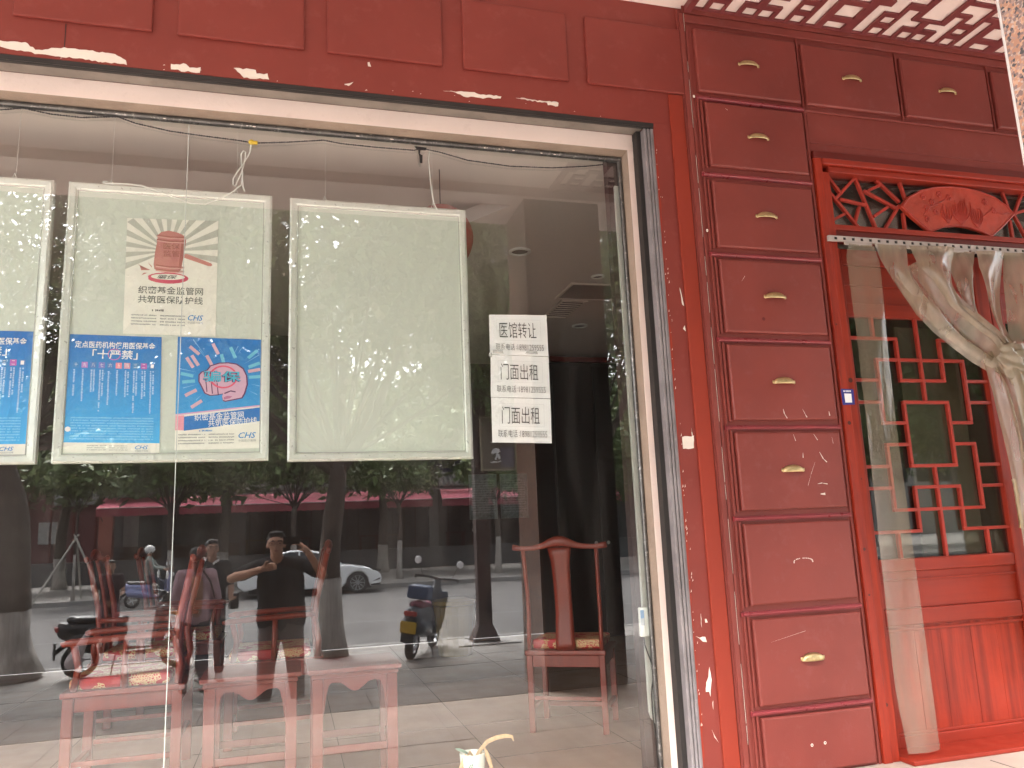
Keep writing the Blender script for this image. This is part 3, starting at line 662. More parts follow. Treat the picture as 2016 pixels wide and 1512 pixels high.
def ribbon(Lp, Rp, y0, yamp, folds, parent, ph=0, nu=14, nv=40, name='strip', mat='pvc'):
    def f(u, v):
        a = poly_at(Lp, v); c = poly_at(Rp, v); p = a.lerp(c, u)
        am = yamp*min(1, v*2.5+.12)
        y = y0+am*math.sin(u*folds*math.pi*2+ph+v*2.2)+.012*math.sin(v*9+ph+u*3)
        return (p.x, y, p.y)
    return MB().grid(f, nu, nv).build(name, M[mat], parent, smooth=True)
S1L = [(3.184,2.677),(3.228,2.580),(3.293,2.470),(3.359,2.360),(3.419,2.261),(3.522,2.170),(3.624,2.104),(3.775,1.998),(3.855,1.945)]
S1R = [(3.393,2.668),(3.374,2.546),(3.402,2.457),(3.485,2.365),(3.582,2.273),(3.667,2.192),(3.794,2.100),(3.899,2.042),(3.959,2.014)]
S2L = [(3.404,2.665),(3.444,2.550),(3.532,2.439),(3.618,2.322),(3.743,2.218),(3.868,2.113),(3.92,1.99)]
S2R = [(3.697,2.665),(3.681,2.562),(3.692,2.458),(3.733,2.326),(3.833,2.239),(3.938,2.176),(4.080,2.076)]
S3L = [(3.704,2.665),(3.716,2.557),(3.748,2.448),(3.784,2.328),(3.821,2.251),(3.882,2.186),(3.964,2.087)]
S3R = [(3.895,2.665),(3.840,2.558),(3.830,2.465),(3.837,2.342),(3.867,2.222),(3.924,2.175),(4.045,2.087)]
S4L = [(3.894,2.665),(3.877,2.560),(3.907,2.443),(3.929,2.285),(3.942,2.158),(4.011,2.053)]
S4R = [(4.090,2.665),(4.042,2.412),(4.022,2.227),(4.034,2.136),(4.085,2.074),(4.12,2.05)]
S5L = [(4.09,2.665),(4.05,2.45),(4.03,2.25),(4.04,2.10),(4.08,2.0)]; S5R = [(4.30,2.665),(4.28,2.4),(4.22,2.2),(4.17,2.1),(4.14,2.0)]
S6L = [(4.30,2.665),(4.24,2.4),(4.2,2.2),(4.14,2.02)]; S6R = [(4.62,2.665),(4.5,2.4),(4.35,2.2),(4.2,2.02)]
ribbon([(3.30,2.50),(3.359,2.385),(3.419,2.28),(3.522,2.185),(3.624,2.115),(3.775,2.010),(3.86,1.955)], [(3.50,2.60),(3.60,2.50),(3.70,2.42),(3.80,2.32),(3.90,2.22),(3.98,2.14),(4.07,2.07)], -.088, .020, 2.1, cu, 1.0, 24, 50)
ribbon(S1L, S1R, -.075, .026, .8, cu, .4); ribbon(S2L, S2R, -.105, .028, .9, cu, 1.9); ribbon(S3L, S3R, -.062, .024, .7, cu, .2)
ribbon(S4L, S4R, -.082, .026, .8, cu, 2.8); ribbon(S5L, S5R, -.10, .026, .8, cu, 1.1); ribbon(S6L, S6R, -.08, .02, 2, cu, .5)
# the twisted waist and the bundle falling from it
ribbon([(3.80,2.03),(3.83,1.95),(3.855,1.836),(3.874,1.593),(3.897,1.371),(3.922,1.024),(3.93,.6),(3.94,.15)], [(4.06,2.12),(4.10,2.03),(4.13,1.93),(4.20,1.7),(4.24,1.4),(4.27,1.0),(4.3,.6),(4.32,.12)], -.10, .030, 3.2, cu, .3, 30, 60)
ribbon([(3.90,2.08),(3.93,1.98),(3.95,1.86),(3.98,1.593),(4.0,1.3),(4.0,.9),(4.0,.5)], [(4.12,2.10),(4.17,2.0),(4.26,1.80),(4.36,1.4),(4.42,1.0),(4.45,.6),(4.47,.3)], -.135, .028, 2.6, cu, 2.0, 26, 50)
def knot(u, v):
    a = u*2*math.pi; t = v; c = Vector((3.88, 0, 2.05)).lerp(Vector((4.10, 0, 1.90)), t); r = .055+.03*math.sin(t*3.1)
    w = 1+.22*math.sin(a*5+t*7)+.12*math.sin(a*9-t*11)
    return (c.x+r*.75*w*math.cos(a)*.8, -.12+r*.6*w*math.sin(a), c.z+r*w*math.cos(a)*.9)
MB().grid(knot, 60, 26).build('twisted_waist', M['pvc'], cu, smooth=True)
ribbon([(3.02,2.665),(3.004,2.60),(2.999,2.191),(2.986,1.961),(2.980,1.088),(2.980,.300),(3.005,-.03)], [(3.185,2.665),(3.198,2.55),(3.192,2.197),(3.196,1.908),(3.188,1.3),(3.178,.922),(3.188,-.025)], -.064, .004, .8, hs_, 0, 8, 50, mat='pvc_thin')

# =========================================================== porch ceiling, lattice, pillar
struct('porch_ceiling', MB().box(-9, 9, -2.90, .2, CZ, CZ+.3), M['plaster'])
struct('porch_beam', MB().box(-9, 9, -2.69, -2.05, CZ-.09, CZ-.001), M['plaster'])
op = [(0,.065,.05,.29),(.125,.245,.05,.10),(.125,.255,.155,.25),(.33,.40,.05,.29),(.44,.51,.05,.105),(.44,.51,.155,.205),(.54,.61,.05,.29),(.605,.695,.155,.205),(.65,.72,.05,.105),(.755,.825,.05,.105),
      (.865,.93,.05,.29),(.755,.87,.155,.205),(.965,1.035,.05,.105),(.965,1.035,.155,.20),(.66,.81,.24,.46),(.38,.605,.35,.40),(.41,.50,.25,.355),(0,.29,.34,.385),(.125,.255,.30,.345),(.965,1.035,.25,.40),(.86,1.035,.33,.40),(.0,.30,.43,.46),(.36,.60,.44,.47),(.86,1.03,.44,.47)]
per = 1.07; yper = .99
full = []
for q_ in range(2):
    for (a, b_, c, e) in op:
        a, b_, c, e = a-.006, b_+.006, c-.006, e+.006
        full.append((a, b_, c+q_*yper, e+q_*yper)); full.append((a, b_, (q_+1)*yper-e, (q_+1)*yper-c))
ysb = sorted(set([0.02, 2.03]+[v for r_ in full for v in r_[2:]])); xsb = sorted(set([0, per]+[v for r_ in full for v in r_[:2]]))
lt = thing('ceiling_lattice', (4.2, -1.0, CZ-.02), 'dark maroon wooden fretwork panel fixed under the pink porch ceiling', 'ceiling lattice')
unit = MB()
for j in range(len(ysb)-1):
    yc = (ysb[j]+ysb[j+1])/2
    run = None
    for i in range(len(xsb)):
        solid = i < len(xsb)-1 and not any(a < (xsb[i]+xsb[i+1])/2 < b_ and c < yc < e for (a, b_, c, e) in full)
        if solid and run is None: run = xsb[i]
        if not solid and run is not None:
            unit.box(run, xsb[i], -ysb[j+1], -ysb[j], CZ-.016, CZ-.002); run = None
M['lattice'] = P('dark_maroon_lattice', (.17, .036, .036), .45, var=(3, .15))
uo = None
first = MB()
for i in range(0, len(unit.v), 8):
    vs = unit.v[i:i+8]; a = vs[0][0]; b_ = vs[1][0]
    if b_ <= .33: continue
    first.box(max(a, .33), b_, vs[0][1], vs[2][1], vs[0][2], vs[4][2])
fo = first.build('fret_panel', M['lattice'], lt, local=True); fo.location = Vector((2.91-per, 0, 0))-lt.location
for k in range(0, 4):
    x0 = 2.91+per*k
    if uo is None:
        uo = unit.build('fret_panel', M['lattice'], lt, local=True); uo.location = Vector((x0, 0, 0))-lt.location
    else:
        c = uo.copy(); COL.objects.link(c); c.location = Vector((x0, 0, 0))-lt.location
MB().box(2.115, 7.2, -.030, -.0262, 4.001, CZ-.001).build('edge_batten', M['maroon'], lt)
MB().box(2.13, 2.168, -2.04, -.032, CZ-.04, CZ-.0015).build('edge_batten', M['lattice'], lt)

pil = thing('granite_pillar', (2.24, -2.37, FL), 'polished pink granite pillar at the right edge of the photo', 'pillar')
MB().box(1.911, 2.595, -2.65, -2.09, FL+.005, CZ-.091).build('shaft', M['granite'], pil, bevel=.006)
MB().box(1.93, 2.59, -2.0885, -2.0865, FL+.01, 2.9).build('added_black_panel', M['black'], pil)  # added black sheet, only there to darken the pillar's reflection in the window
MB().box(1.9085, 1.9130, -2.093, -2.0875, FL+.005, CZ-.092).build('edge_trim', P('pale_granite_arris', (.30, .26, .24), .3), pil)
# =========================================================== framed light panels with posters
def board(x0, x1, z0, z1, label):
    t = thing('framed_light_box', ((x0+x1)/2, .30, z0), label, 'poster frame', 'silver poster frames hanging behind the glass')
    fw = .038; y0, y1 = .285, .330
    out = [(x0, z0), (x1, z0), (x1, z1), (x0, z1)]; inn = [(x0+fw, z0+fw), (x1-fw, z0+fw), (x1-fw, z1-fw), (x0+fw, z1-fw)]
    for k in range(4):
        a, b_, c, d = out[k], out[(k+1) % 4], inn[(k+1) % 4], inn[k]
        # rounded mitred profile
        vs = []; prof = [(0, y1), (0, y0+.008), (.25, y0), (.8, y0+.002), (1, y0+.010), (1, y1)]
        for (t_, y) in prof:
            for (o, i) in ((a, d), (b_, c)):
                vs.append((o[0]+(i[0]-o[0])*t_, y, o[1]+(i[1]-o[1])*t_))
        n = len(prof); fs = [(2*i, 2*i+1, 2*((i+1) % n)+1, 2*((i+1) % n)) for i in range(n)]
        MB().add(vs, fs).build('frame_rail', M['alu'], t)
    bd = MB(); q = .004
    for (a, b_, c, d) in ((x0+fw, x1-fw, z0+fw, z0+fw+q), (x0+fw, x1-fw, z1-fw-q, z1-fw), (x0+fw, x0+fw+q, z0+fw+q, z1-fw-q), (x1-fw-q, x1-fw, z0+fw+q, z1-fw-q)): bd.box(a, b_, .292, .31, c, d)
    bd.build('inner_bead', M['alu_bead'], t)
    MB().box(x0+fw+q, x1-fw-q, .300, .315, z0+fw+q, z1-fw-q).build('light_panel', M['panel'], t)
    MB().box(x0+.004, x1-.004, .331, .338, z0+.004, z1-.004).build('back_plate', M['alu'], t)
    for xx in (x0+.19*(x1-x0), x0+.81*(x1-x0)):
        b = MB(); b.box(xx-.012, xx+.012, .318, .324, z1+.0005, z1+.012); b.tube([(xx-.009, .32, z1+.010), (xx, .32, z1+.034), (xx+.009, .32, z1+.010)], .0022, 5); b.build('hanger', M['alu'], t)
    return t
BL = board(-2.00, -1.082, 1.527, 2.862, 'silver frame cut by the left edge of the photo, with one blue poster')
BM = board(-1.019, -.098, 1.527, 2.862, 'middle silver frame holding three posters, crossed by the pane seam')
BR = board(-.0113, .898, 1.520, 2.858, 'empty silver frame with a bare frosted panel, right of the postered one')
for xx in (-1.25, -.842, .166, .727, -1.83, -.27):
    w = MB(); w.tube([(xx, .32, 2.893), (xx, .32, 3.228)], .0008, 4); tag(w.build('hanging_wire', M['white_plastic']), 'thin steel wire holding up the %s' % {-1.25: 'right side of the frame cut by the photo edge', -.842: 'left side of the middle frame', .166: 'left side of the empty frame', .727: 'right side of the empty frame', -1.83: 'left side of the frame outside the photo', -.27: 'right side of the middle frame'}[xx], 'wire', 'wires holding the silver frames')

def pc(n, c, r=.5): return P(n, c, r)
INK = pc('poster_grey_ink', (.12, .12, .12)); WHT = pc('poster_white_ink', (.80, .80, .80)); RED = pc('poster_pink_red', (.55, .07, .13)); SAL = pc('gavel_salmon', (.50, .20, .18)); SALD = pc('gavel_shade', (.34, .11, .10)); SALL = pc('gavel_light', (.62, .34, .31))
RAY = pc('poster_grey_rays', (.44, .45, .40)); LOGO = pc('logo_blue', (.03, .22, .55)); TXT = pc('poster_small_text', (.28, .30, .30))
def blue_grad(name, top, bot, z0, z1):
    m = P(name, top, .45); t = m.node_tree; b = t.nodes['Principled BSDF']; tc = t.nodes.new('ShaderNodeTexCoord'); sx = t.nodes.new('ShaderNodeSeparateXYZ'); t.links.new(tc.outputs['Object'], sx.inputs[0])
    mr = t.nodes.new('ShaderNodeMapRange'); mr.inputs[1].default_value = z1; mr.inputs[2].default_value = z0; t.links.new(sx.outputs[2], mr.inputs[0])
    mx = t.nodes.new('ShaderNodeMixRGB'); mx.inputs[1].default_value = (*top, 1); mx.inputs[2].default_value = (*bot, 1); t.links.new(mr.outputs[0], mx.inputs[0]); t.links.new(mx.outputs[0], b.inputs['Base Color']); return m
def skewmap(c00, c10, c01, c11):
    """unit square -> poster quad (x,z)"""
    def f(u, v):
        x = (1-u)*(1-v)*c00[0]+u*(1-v)*c10[0]+(1-u)*v*c01[0]+u*v*c11[0]; z = (1-u)*(1-v)*c00[1]+u*(1-v)*c10[1]+(1-u)*v*c01[1]+u*v*c11[1]
        return (x, z)
    return f
def pp(f, pts, y, mat, par, name): return MB().quadpoly([(f(*p)[0], y, f(*p)[1]) for p in pts]).build(name, mat, par)
def dashes(f, rects, y, mat, par, vertical=False, seed=1, name='small_print'):
    """rows of illegible small print: little marks in (u0,u1,v0,v1) lines"""
    rr = random.Random(seed); m_ = MB()
    for (u0, u1, v0, v1) in rects:
        if vertical:
            v = v1
            while v > v0:
                h = (u1-u0)*.9*rr.uniform(.6, 1.0)*.7
                if rr.random() > .08:
                    a, b_ = u0+(u1-u0)*rr.uniform(0, .2), u1-(u1-u0)*rr.uniform(0, .2)
                    P4 = [f(a, v-h), f(b_, v-h), f(b_, v), f(a, v)]; m_.quadpoly([(p[0], y, p[1]) for p in P4])
                v -= h*1.35
        else:
            u = u0; hh = (v1-v0)
            while u < u1:
                w = hh*rr.uniform(.5, .85)
                if rr.random() > .08:
                    a, b_ = v0+hh*rr.uniform(0, .25), v1-hh*rr.uniform(0, .25)
                    P4 = [f(u, a), f(min(u1, u+w), a), f(min(u1, u+w), b_), f(u, b_)]; m_.quadpoly([(p[0], y, p[1]) for p in P4])
                u += w*1.35
    return m_.build(name, mat, par)
def tx(s, f, par, u0, u1, v0, v1, y, mat, **k):
    a = f(u0, v0); b_ = f(u1, v1); c = f(u1, v0)
    rot = math.atan2(c[1]-a[1], c[0]-a[0])
    return text(s, mat, par, (a[0], b_[0], (a[1]+c[1])/2, (a[1]+c[1])/2+(b_[1]-c[1])), y, rot=rot+k.pop('rot', 0), **k)
def logo(f, par, u0, u1, v0, v1, y):
    tx('CHS', f, par, u0, u1, v0+(v1-v0)*.38, v1, y, LOGO, name='logo_letters', shear=.3, bold=.012)
    tx('中国医疗保障', f, par, u0, u1, v0, v0+(v1-v0)*.26, y, TXT, name='logo_caption')

# --- poster A: gavel
yA = .2975
A = thing('poster', (-.55, .298, 2.13), 'white poster with a pink gavel on grey rays, topmost in the middle frame', 'poster')
fA = skewmap((-.755, 2.129), (-.349, 2.125), (-.761, 2.699), (-.350, 2.712))
MB().prism([fA(0, 0), fA(1, 0), fA(1, 1), fA(0, 1)], .2978, .2990).build('sheet', M['paper2'], A)
rays = MB(); c0 = (.45, .72)
for i in range(22):
    a = 2*math.pi*i/22+.06; a2 = a+math.pi/22
    def hit(an):
        dx, dy = math.cos(an), math.sin(an)*.71; ts = []
        for lim, c, d in ((0, c0[0], dx), (1, c0[0], dx), (.42, c0[1], dy), (1, c0[1], dy)):
            if abs(d) > 1e-6:
                t = (lim-c)/d
                if t > 0: ts.append(t)
        t = min(ts); return (c0[0]+dx*t, c0[1]+dy*t)
    h1, h2 = hit(a), hit(a2)
    if math.sin(a) < -.35: continue
    q3 = [f_ for f_ in (c0, h1, h2)]; rays.quadpoly([(fA(*q)[0], yA, fA(*q)[1]) for q in q3])
rays.build('grey_rays', RAY, A)
gv = [(.34,.86),(.37,.885),(.45,.90),(.55,.885),(.62,.86),(.645,.82),(.64,.76),(.625,.68),(.60,.60),(.59,.545),(.54,.53),(.45,.53),(.36,.54),(.31,.56),(.30,.60),(.31,.70),(.33,.80)]
pp(fA, gv, yA-.0006, SAL, A, 'gavel_head')
for (a, c, hgt) in ((.825, .815, .012), (.60, .59, .010), (.86, .85, .008), (.565, .555, .009)):
    pp(fA, [(.325, a), (.47, a-.012), (.635, a-.012), (.635, a-.012-hgt), (.47, a-.012-hgt), (.325, a-hgt)], yA-.0010, SALD, A, 'gavel_ring')
    pp(fA, [(.325, a-.012), (.47, a-.026), (.635, a-.026), (.635, a-.034), (.47, a-.034), (.325, a-.022)], yA-.0010, SALL, A, 'gavel_ring')
pp(fA, [(.60,.82),(.645,.82),(.64,.76),(.60,.56),(.57,.56)], yA-.0008, SALD, A, 'gavel_shade')
pp(fA, [(.63,.695),(.66,.70),(.93,.625),(.945,.61),(.93,.60),(.90,.60),(.63,.665)], yA-.0006, SAL, A, 'gavel_handle')
tx('医保', fA, A, .40, .58, .735, .79, yA-.0014, SALD, bold=.008); tx('监管', fA, A, .40, .58, .67, .725, yA-.0014, SALD, bold=.008)
pp(fA, [(.25+.0,.475)]+[(.46+.225*math.cos(t), .485+.048*math.sin(t)) for t in [math.pi+i*math.pi/10 for i in range(1, 20)]], yA-.0008, RED, A, 'red_disc')
pp(fA, [(.46+.185*math.cos(t), .495+.026*math.sin(t)) for t in [i*math.pi/10 for i in range(20)]], yA-.0012, M['paper2'], A, 'disc_face')
tx('骗保', fA, A, .34, .56, .478, .512, yA-.0016, INK, bold=.015, shear=.3)
for tri in ([(.13,.60),(.24,.545),(.17,.57)], [(.15,.59),(.17,.545),(.27,.55)], [(.24,.615),(.28,.585),(.28,.57)], [(.17,.50),(.24,.525),(.20,.525)]): pp(fA, tri, yA-.0006, SAL, A, 'splinter')
tx('织密基金监管网', fA, A, .145, .85, .345, .41, yA-.0006, INK, bold=.008); tx('共筑医保防护线', fA, A, .145, .85, .265, .33, yA-.0006, INK, bold=.008)
dashes(fA, [(.30, .43, .195, .215)], yA-.0006, INK, A, seed=3)
dashes(fA, [(.08, .35, .155-i*.026, .168-i*.026) for i in range(4)]+[(.39, .66, .155-i*.026, .168-i*.026) for i in range(4)], yA-.0006, TXT, A, seed=5)
logo(fA, A, .69, .86, .10, .175, yA-.0006)
# --- poster B: ten prohibitions
def ten(f, par, y, gname, z0, z1):
    g = blue_grad(gname, (.018, .14, .46), (.06, .42, .80), z0, z1)
    MB().prism([f(0, 0), f(1, 0), f(1, 1), f(0, 1)], y+.0004, y+.0014).build('sheet', M['paper2'], par)
    pp(f, [(0, .085), (1, .085), (1, 1), (0, 1)], y, g, par, 'blue_field')
    tx('定点医药机构使用医保基金', f, par, .06, .93, .885, .945, y-.0006, WHT, bold=.012)
    tx('「十严禁」', f, par, .25, .74, .795, .875, y-.0010, WHT, bold=.012)
    rg = MB(); n = 28
    for i in range(n):
        t0, t1 = 2*math.pi*i/n, 2*math.pi*(i+1)/n
        q4 = [(.485+.070*r_*math.cos(t), .836+.050*r_*math.sin(t)) for (r_, t) in ((.88, t0), (1, t0), (1, t1), (.88, t1))]
        rg.quadpoly([(f(*q)[0], y-.0008, f(*q)[1]) for q in q4])
    rg.build('pink_ring', pc(gname+'_ring', (.62, .12, .40)), par)
    for i, (s_, c) in enumerate(zip('十九八七六五四三二一', ((.05,.22,.5),(.42,.22,.55),(.08,.2,.5),(.2,.2,.55),(.08,.2,.5),(.75,.22,.30),(.6,.3,.4),(.08,.25,.5),(.45,.12,.42),(.05,.2,.5)))):
        u = .05+i*.091; w = .066
        pp(f, [(u, .715), (u+w, .715), (u+w, .765), (u, .765)], y-.0006, pc(gname+'_tab%d' % i, c), par, 'number_tab')
        tx(s_, f, par, u+.016, u+w-.016, .725, .757, y-.0012, WHT)
    cols = []; rr = random.Random(4)
    for i in range(10):
        u = .058+i*.091; L_ = rr.uniform(.17, .40); cols.append((u, u+.020, .70-L_, .70))
        if rr.random() > .4: cols.append((u+.028, u+.048, .70-L_*rr.uniform(.5, 1), .70))
    dashes(f, cols, y-.0006, pc(gname+'_pale', (.42, .58, .82)), par, True, 9)
    dashes(f, [(.06, .93, .285-i*.022, .299-i*.022) for i in range(9)], y-.0006, pc(gname+'_pale2', (.22, .55, .85)), par, seed=8)
    pp(f, [(.035+.030*math.cos(t), .195+.021*math.sin(t)) for t in [i*math.pi/8 for i in range(16)]], y-.0008, WHT, par, 'white_dot')
    dashes(f, [(.24, .44, .055-i*.017, .064-i*.017) for i in range(3)]+[(.47, .66, .055-i*.017, .064-i*.017) for i in range(3)], y-.0006, TXT, par, seed=6)
    logo(f, par, .74, .88, .012, .065, y-.0006)
B = thing('poster', (-.78, .298, 1.575), 'blue poster headed with white characters and ten number tabs, lower left in the middle frame', 'poster')
fB = skewmap((-.975, 1.575), (-.577, 1.567), (-.976, 2.120), (-.587, 2.116))
ten(fB, B, .2970, 'blue_b', 1.575-1.575+.0, .55)
D = thing('poster', (-1.32, .298, 1.57), 'blue poster in the frame at the left edge, only its right part in view', 'poster')
fD = skewmap((-1.52, 1.568), (-1.123, 1.568), (-1.52, 2.128), (-1.121, 2.128))
ten(fD, D, .2972, 'blue_d', 0, .55)
# --- poster C: fist
C_ = thing('poster', (-.33, .298, 1.585), 'blue poster with a fist crushing two characters, lower right in the middle frame', 'poster')
fC = skewmap((-.513, 1.581), (-.136, 1.586), (-.516, 2.120), (-.140, 2.115)); yC = .2968
MB().prism([fC(0, 0), fC(1, 0), fC(1, 1), fC(0, 1)], yC+.0004, yC+.0014).build('sheet', M['paper2'], C_)
pp(fC, [(0, .30), (1, .38), (1, 1), (0, 1)], yC, blue_grad('blue_c', (.022, .17, .50), (.05, .33, .68), .15, .52), C_, 'blue_field')
pp(fC, [(.10, .165), (1, .245), (1, .37), (.10, .29)], yC-.0004, pc('banner_blue', (.02, .16, .48)), C_, 'banner'); pp(fC, [(0, .17), (.10, .17), (.10, .30), (0, .30)], yC-.0004, pc('pink_block', (.72, .30, .38)), C_, 'pink_block'); pp(fC, [(0, .30), (1, .38), (1, .392), (0, .312)], yC-.0006, pc('pink_line', (.6, .35, .55)), C_, 'pink_line')
tx('织密基金监管网', fC, C_, .22, .80, .262, .325, yC-.0010, WHT, bold=.004, rot=.055); tx('共筑医保防护线', fC, C_, .38, .96, .208, .272, yC-.0010, WHT, bold=.004, rot=.055)
sh = MB(); rr = random.Random(5)
for i in range(34):
    a = rr.uniform(0, 2*math.pi); r0 = rr.uniform(.28, .36); r1 = rr.uniform(.4, .62); w = .008
    pts_ = [(.53+r0*math.cos(a), .64+r0*.75*math.sin(a)), (.53+r1*math.cos(a+w), .64+r1*.75*math.sin(a+w)), (.53+r1*math.cos(a-w*1.2), .64+r1*.75*math.sin(a-w*1.2))]
    if any(p[0] < .01 or p[0] > .99 or p[1] < .40 or p[1] > .99 for p in pts_): continue
    sh.quadpoly([(fC(*p)[0], yC-.0004, fC(*p)[1]) for p in pts_])
sh.build('light_shards', pc('shard_blue', (.25, .50, .80)), C_)
for (u, v, an, c) in ((.20,.88,-.7,1),(.15,.77,-1.0,1),(.21,.79,-1.0,1),(.45,.90,-1.1,1),(.66,.87,-1.15,0),(.90,.86,.75,0),(.54,.80,-1.3,0),(.38,.79,-1.1,1),(.92,.76,.4,0),(.92,.71,.2,1),(.93,.65,.08,0),(.12,.66,-.2,0),(.14,.60,.1,0),(.17,.50,.5,1),(.24,.40,.6,1)):
    co, si = math.cos(an), math.sin(an); L_, w = .075, .020
    pp(fC, [(u+co*a*L_-si*b_*w, v+(si*a*L_+co*b_*w)*.72) for (a, b_) in ((-1,-1),(1,-1),(1,1),(-1,1))], yC-.0008, pc('label_pink' if c else 'label_cyan', (.62, .40, .48) if c else (.15, .48, .66)), C_, 'flying_label')
fist = [(.27,.66),(.30,.685),(.36,.70),(.40,.74),(.50,.765),(.60,.77),(.70,.76),(.78,.72),(.82,.66),(.83,.58),(.80,.50),(.77,.46),(.68,.445),(.58,.43),(.55,.435),(.54,.47),(.55,.495),(.48,.485),(.40,.48),(.34,.50),(.30,.56),(.27,.60)]
FO = pc('fist_outline', (.12, .03, .12)); FS = pc('fist_skin', (.60, .38, .50))
cF2 = (.55, .60)
pp(fC, [(cF2[0]+(p[0]-cF2[0])*1.06, cF2[1]+(p[1]-cF2[1])*1.06) for p in fist], yC-.0012, FO, C_, 'fist_outline'); pp(fC, fist, yC-.0016, FS, C_, 'fist')
for (a, b_, r_) in ((.335, .56, 0), (.40, .545, 0), (.47, .53, 0)):
    pp(fC, [(a, b_+.06), (a+.012, b_+.06), (a+.03, b_-.05), (a+.018, b_-.055)], yC-.0018, FO, C_, 'finger_line')
pp(fC, [(.56,.50),(.64,.525),(.70,.515),(.70,.505),(.64,.512),(.57,.49)], yC-.0018, FO, C_, 'finger_line'); pp(fC, [(.56,.44),(.63,.45),(.66,.47),(.60,.475),(.56,.46)], yC-.0018, pc('thumb_nail', (.42, .15, .28)), C_, 'thumb_nail')
rg = MB()
for i in range(30):
    t0, t1 = 2*math.pi*i/30, 2*math.pi*(i+1)/30
    rg.quadpoly([(fC(.55+.17*r_*math.cos(t), .645+.105*r_*math.sin(t))[0], yC-.0020, fC(.55+.17*r_*math.cos(t), .645+.105*r_*math.sin(t))[1]) for (r_, t) in ((.86, t0), (1, t0), (1, t1), (.86, t1))])
rg.build('red_ring', pc('ring_red', (.72, .10, .18)), C_)
tx('骗保', fC, C_, .305, .765, .595, .70, yC-.0024, FO, bold=.05, name='character_outline'); tx('骗保', fC, C_, .31, .76, .60, .70, yC-.0030, pc('cyan_letters', (.06, .45, .62)), bold=.012, name='characters')
dashes(fC, [(.28, .43, .155, .172)], yC-.0006, LOGO, C_, seed=3); dashes(fC, [(.04, .35, .125-i*.026, .138-i*.026) for i in range(4)]+[(.39, .69, .125-i*.026, .138-i*.026) for i in range(4)], yC-.0006, TXT, C_, seed=12)
logo(fC, C_, .74, .95, .06, .145, yC-.0006)

# =========================================================== three paper notices on the glass
def notice(c, head, label, crease=0):
    t = thing('paper_notice', ((c[0][0]+c[1][0])/2, .21, c[0][1]), label, 'notice', 'paper notices taped inside the window')
    f = skewmap(c[0], c[1], c[2], c[3])
    def g(u, v):
        p = f(u, v); return (p[0], .2085+.0012*math.sin(u*5+v*3+crease)+.0008*math.sin(v*9), p[1])
    MB().grid(g, 10, 8).build('sheet', M['paper'], t, smooth=True)
    y = .2046
    tx(head, f, t, .17, .80, .42, .80, y, M['ink'], name='headline', bold=-.008)
    tx('联系电话', f, t, .10, .42, .12, .28, y, M['ink'], name='caption', bold=-.01); tx(':', f, t, .445, .452, .15, .23, y, M['ink'], name='caption')
    tx('18981259555', f, t, .47, .92, .125, .265, y, M['ink'], name='phone_number', bold=-.012)
    for (a, b_, c_, d_) in ((.12, .88, .865, .868), (.12, .88, .36, .363), (.12, .122, .36, .868), (.878, .88, .36, .868)): pp(f, [(a, c_), (b_, c_), (b_, d_), (a, d_)], y, pc('hairline_grey', (.45, .45, .46)), t, 'hairline')
    return t
n1 = notice([(.984, 2.044), (1.298, 2.040), (.986, 2.255), (1.299, 2.264)], '医馆转让', 'white paper notice reading 医馆转让, topmost of the three on the glass')
n2 = notice([(.980, 1.823), (1.297, 1.817), (.986, 2.042), (1.2985, 2.038)], '门面出租', 'white paper notice reading 门面出租, in the middle between the other two', 1)
n3 = notice([(.979, 1.592), (1.293, 1.584), (.981, 1.821), (1.297, 1.815)], '门面出租', 'white paper notice reading 门面出租, lowest of the three on the glass', 2)
for (n_, pts_) in ((n1, [(.995,2.050),(1.055,2.050),(1.05,2.066),(.998,2.068)]), (n1, [(1.17,2.052),(1.24,2.050),(1.235,2.066),(1.18,2.064)]), (n2, [(.976,2.03),(.992,2.03),(.992,2.055),(.976,2.05)])):
    MB().prism(pts_, .2035, .2037).build('tape', P('clear_tape', (.7, .7, .68), .1, alpha=.5), n_)

# =========================================================== wires and odds and ends at the window head
def tube_thing(name, pts, r, mat, label, cat, n=6, group=None):
    o = MB().tube(pts, r, n).build(name, mat, smooth=True); return tag(o, label, cat, group)
w1 = [(-2.2,3.15),(-1.7,3.12),(-1.289,3.140),(-1.201,3.158),(-1.082,3.141),(-.954,3.138),(-.804,3.159),(-.722,3.133),(-.572,3.109),(-.419,3.099),(-.264,3.092),(-.185,3.084),(-.025,3.105),(.148,3.133),(.236,3.123),(.407,3.120),(.607,3.122),(.652,3.136),(.741,3.125),(.894,3.092),(1.126,3.079),(1.365,3.091),(1.564,3.118),(1.675,3.139)]
dn = []
for a, b_ in zip(w1[:-1], w1[1:]):
    n_ = max(2, int((b_[0]-a[0])/.009))
    for i in range(n_): t = i/n_; dn.append((lerp(a[0], b_[0], t), lerp(a[1], b_[1], t)))
tw = MB()
for s_ in (0, math.pi): tw.tube([(x, .184+.0024*math.cos(x*260+s_), z+.0024*math.sin(x*260+s_)) for (x, z) in dn], .0021, 5)
tag(tw.build('twisted_wire', P('black_wire', (.035, .03, .035), .5), smooth=True), 'black twisted wire sagging along the top of the window', 'wire')
yc = MB(); yc.ell((-.197, .182, 3.087), (.016, .010, .014), 8, 6); yc.box(-.190, -.168, .176, .187, 3.076, 3.094); tag(yc.build('wire_connector', P('yellow_connector', (.55, .38, .04), .4), bevel=.002), 'small yellow wire connector on the black wire', 'wire connector')
wc = MB()
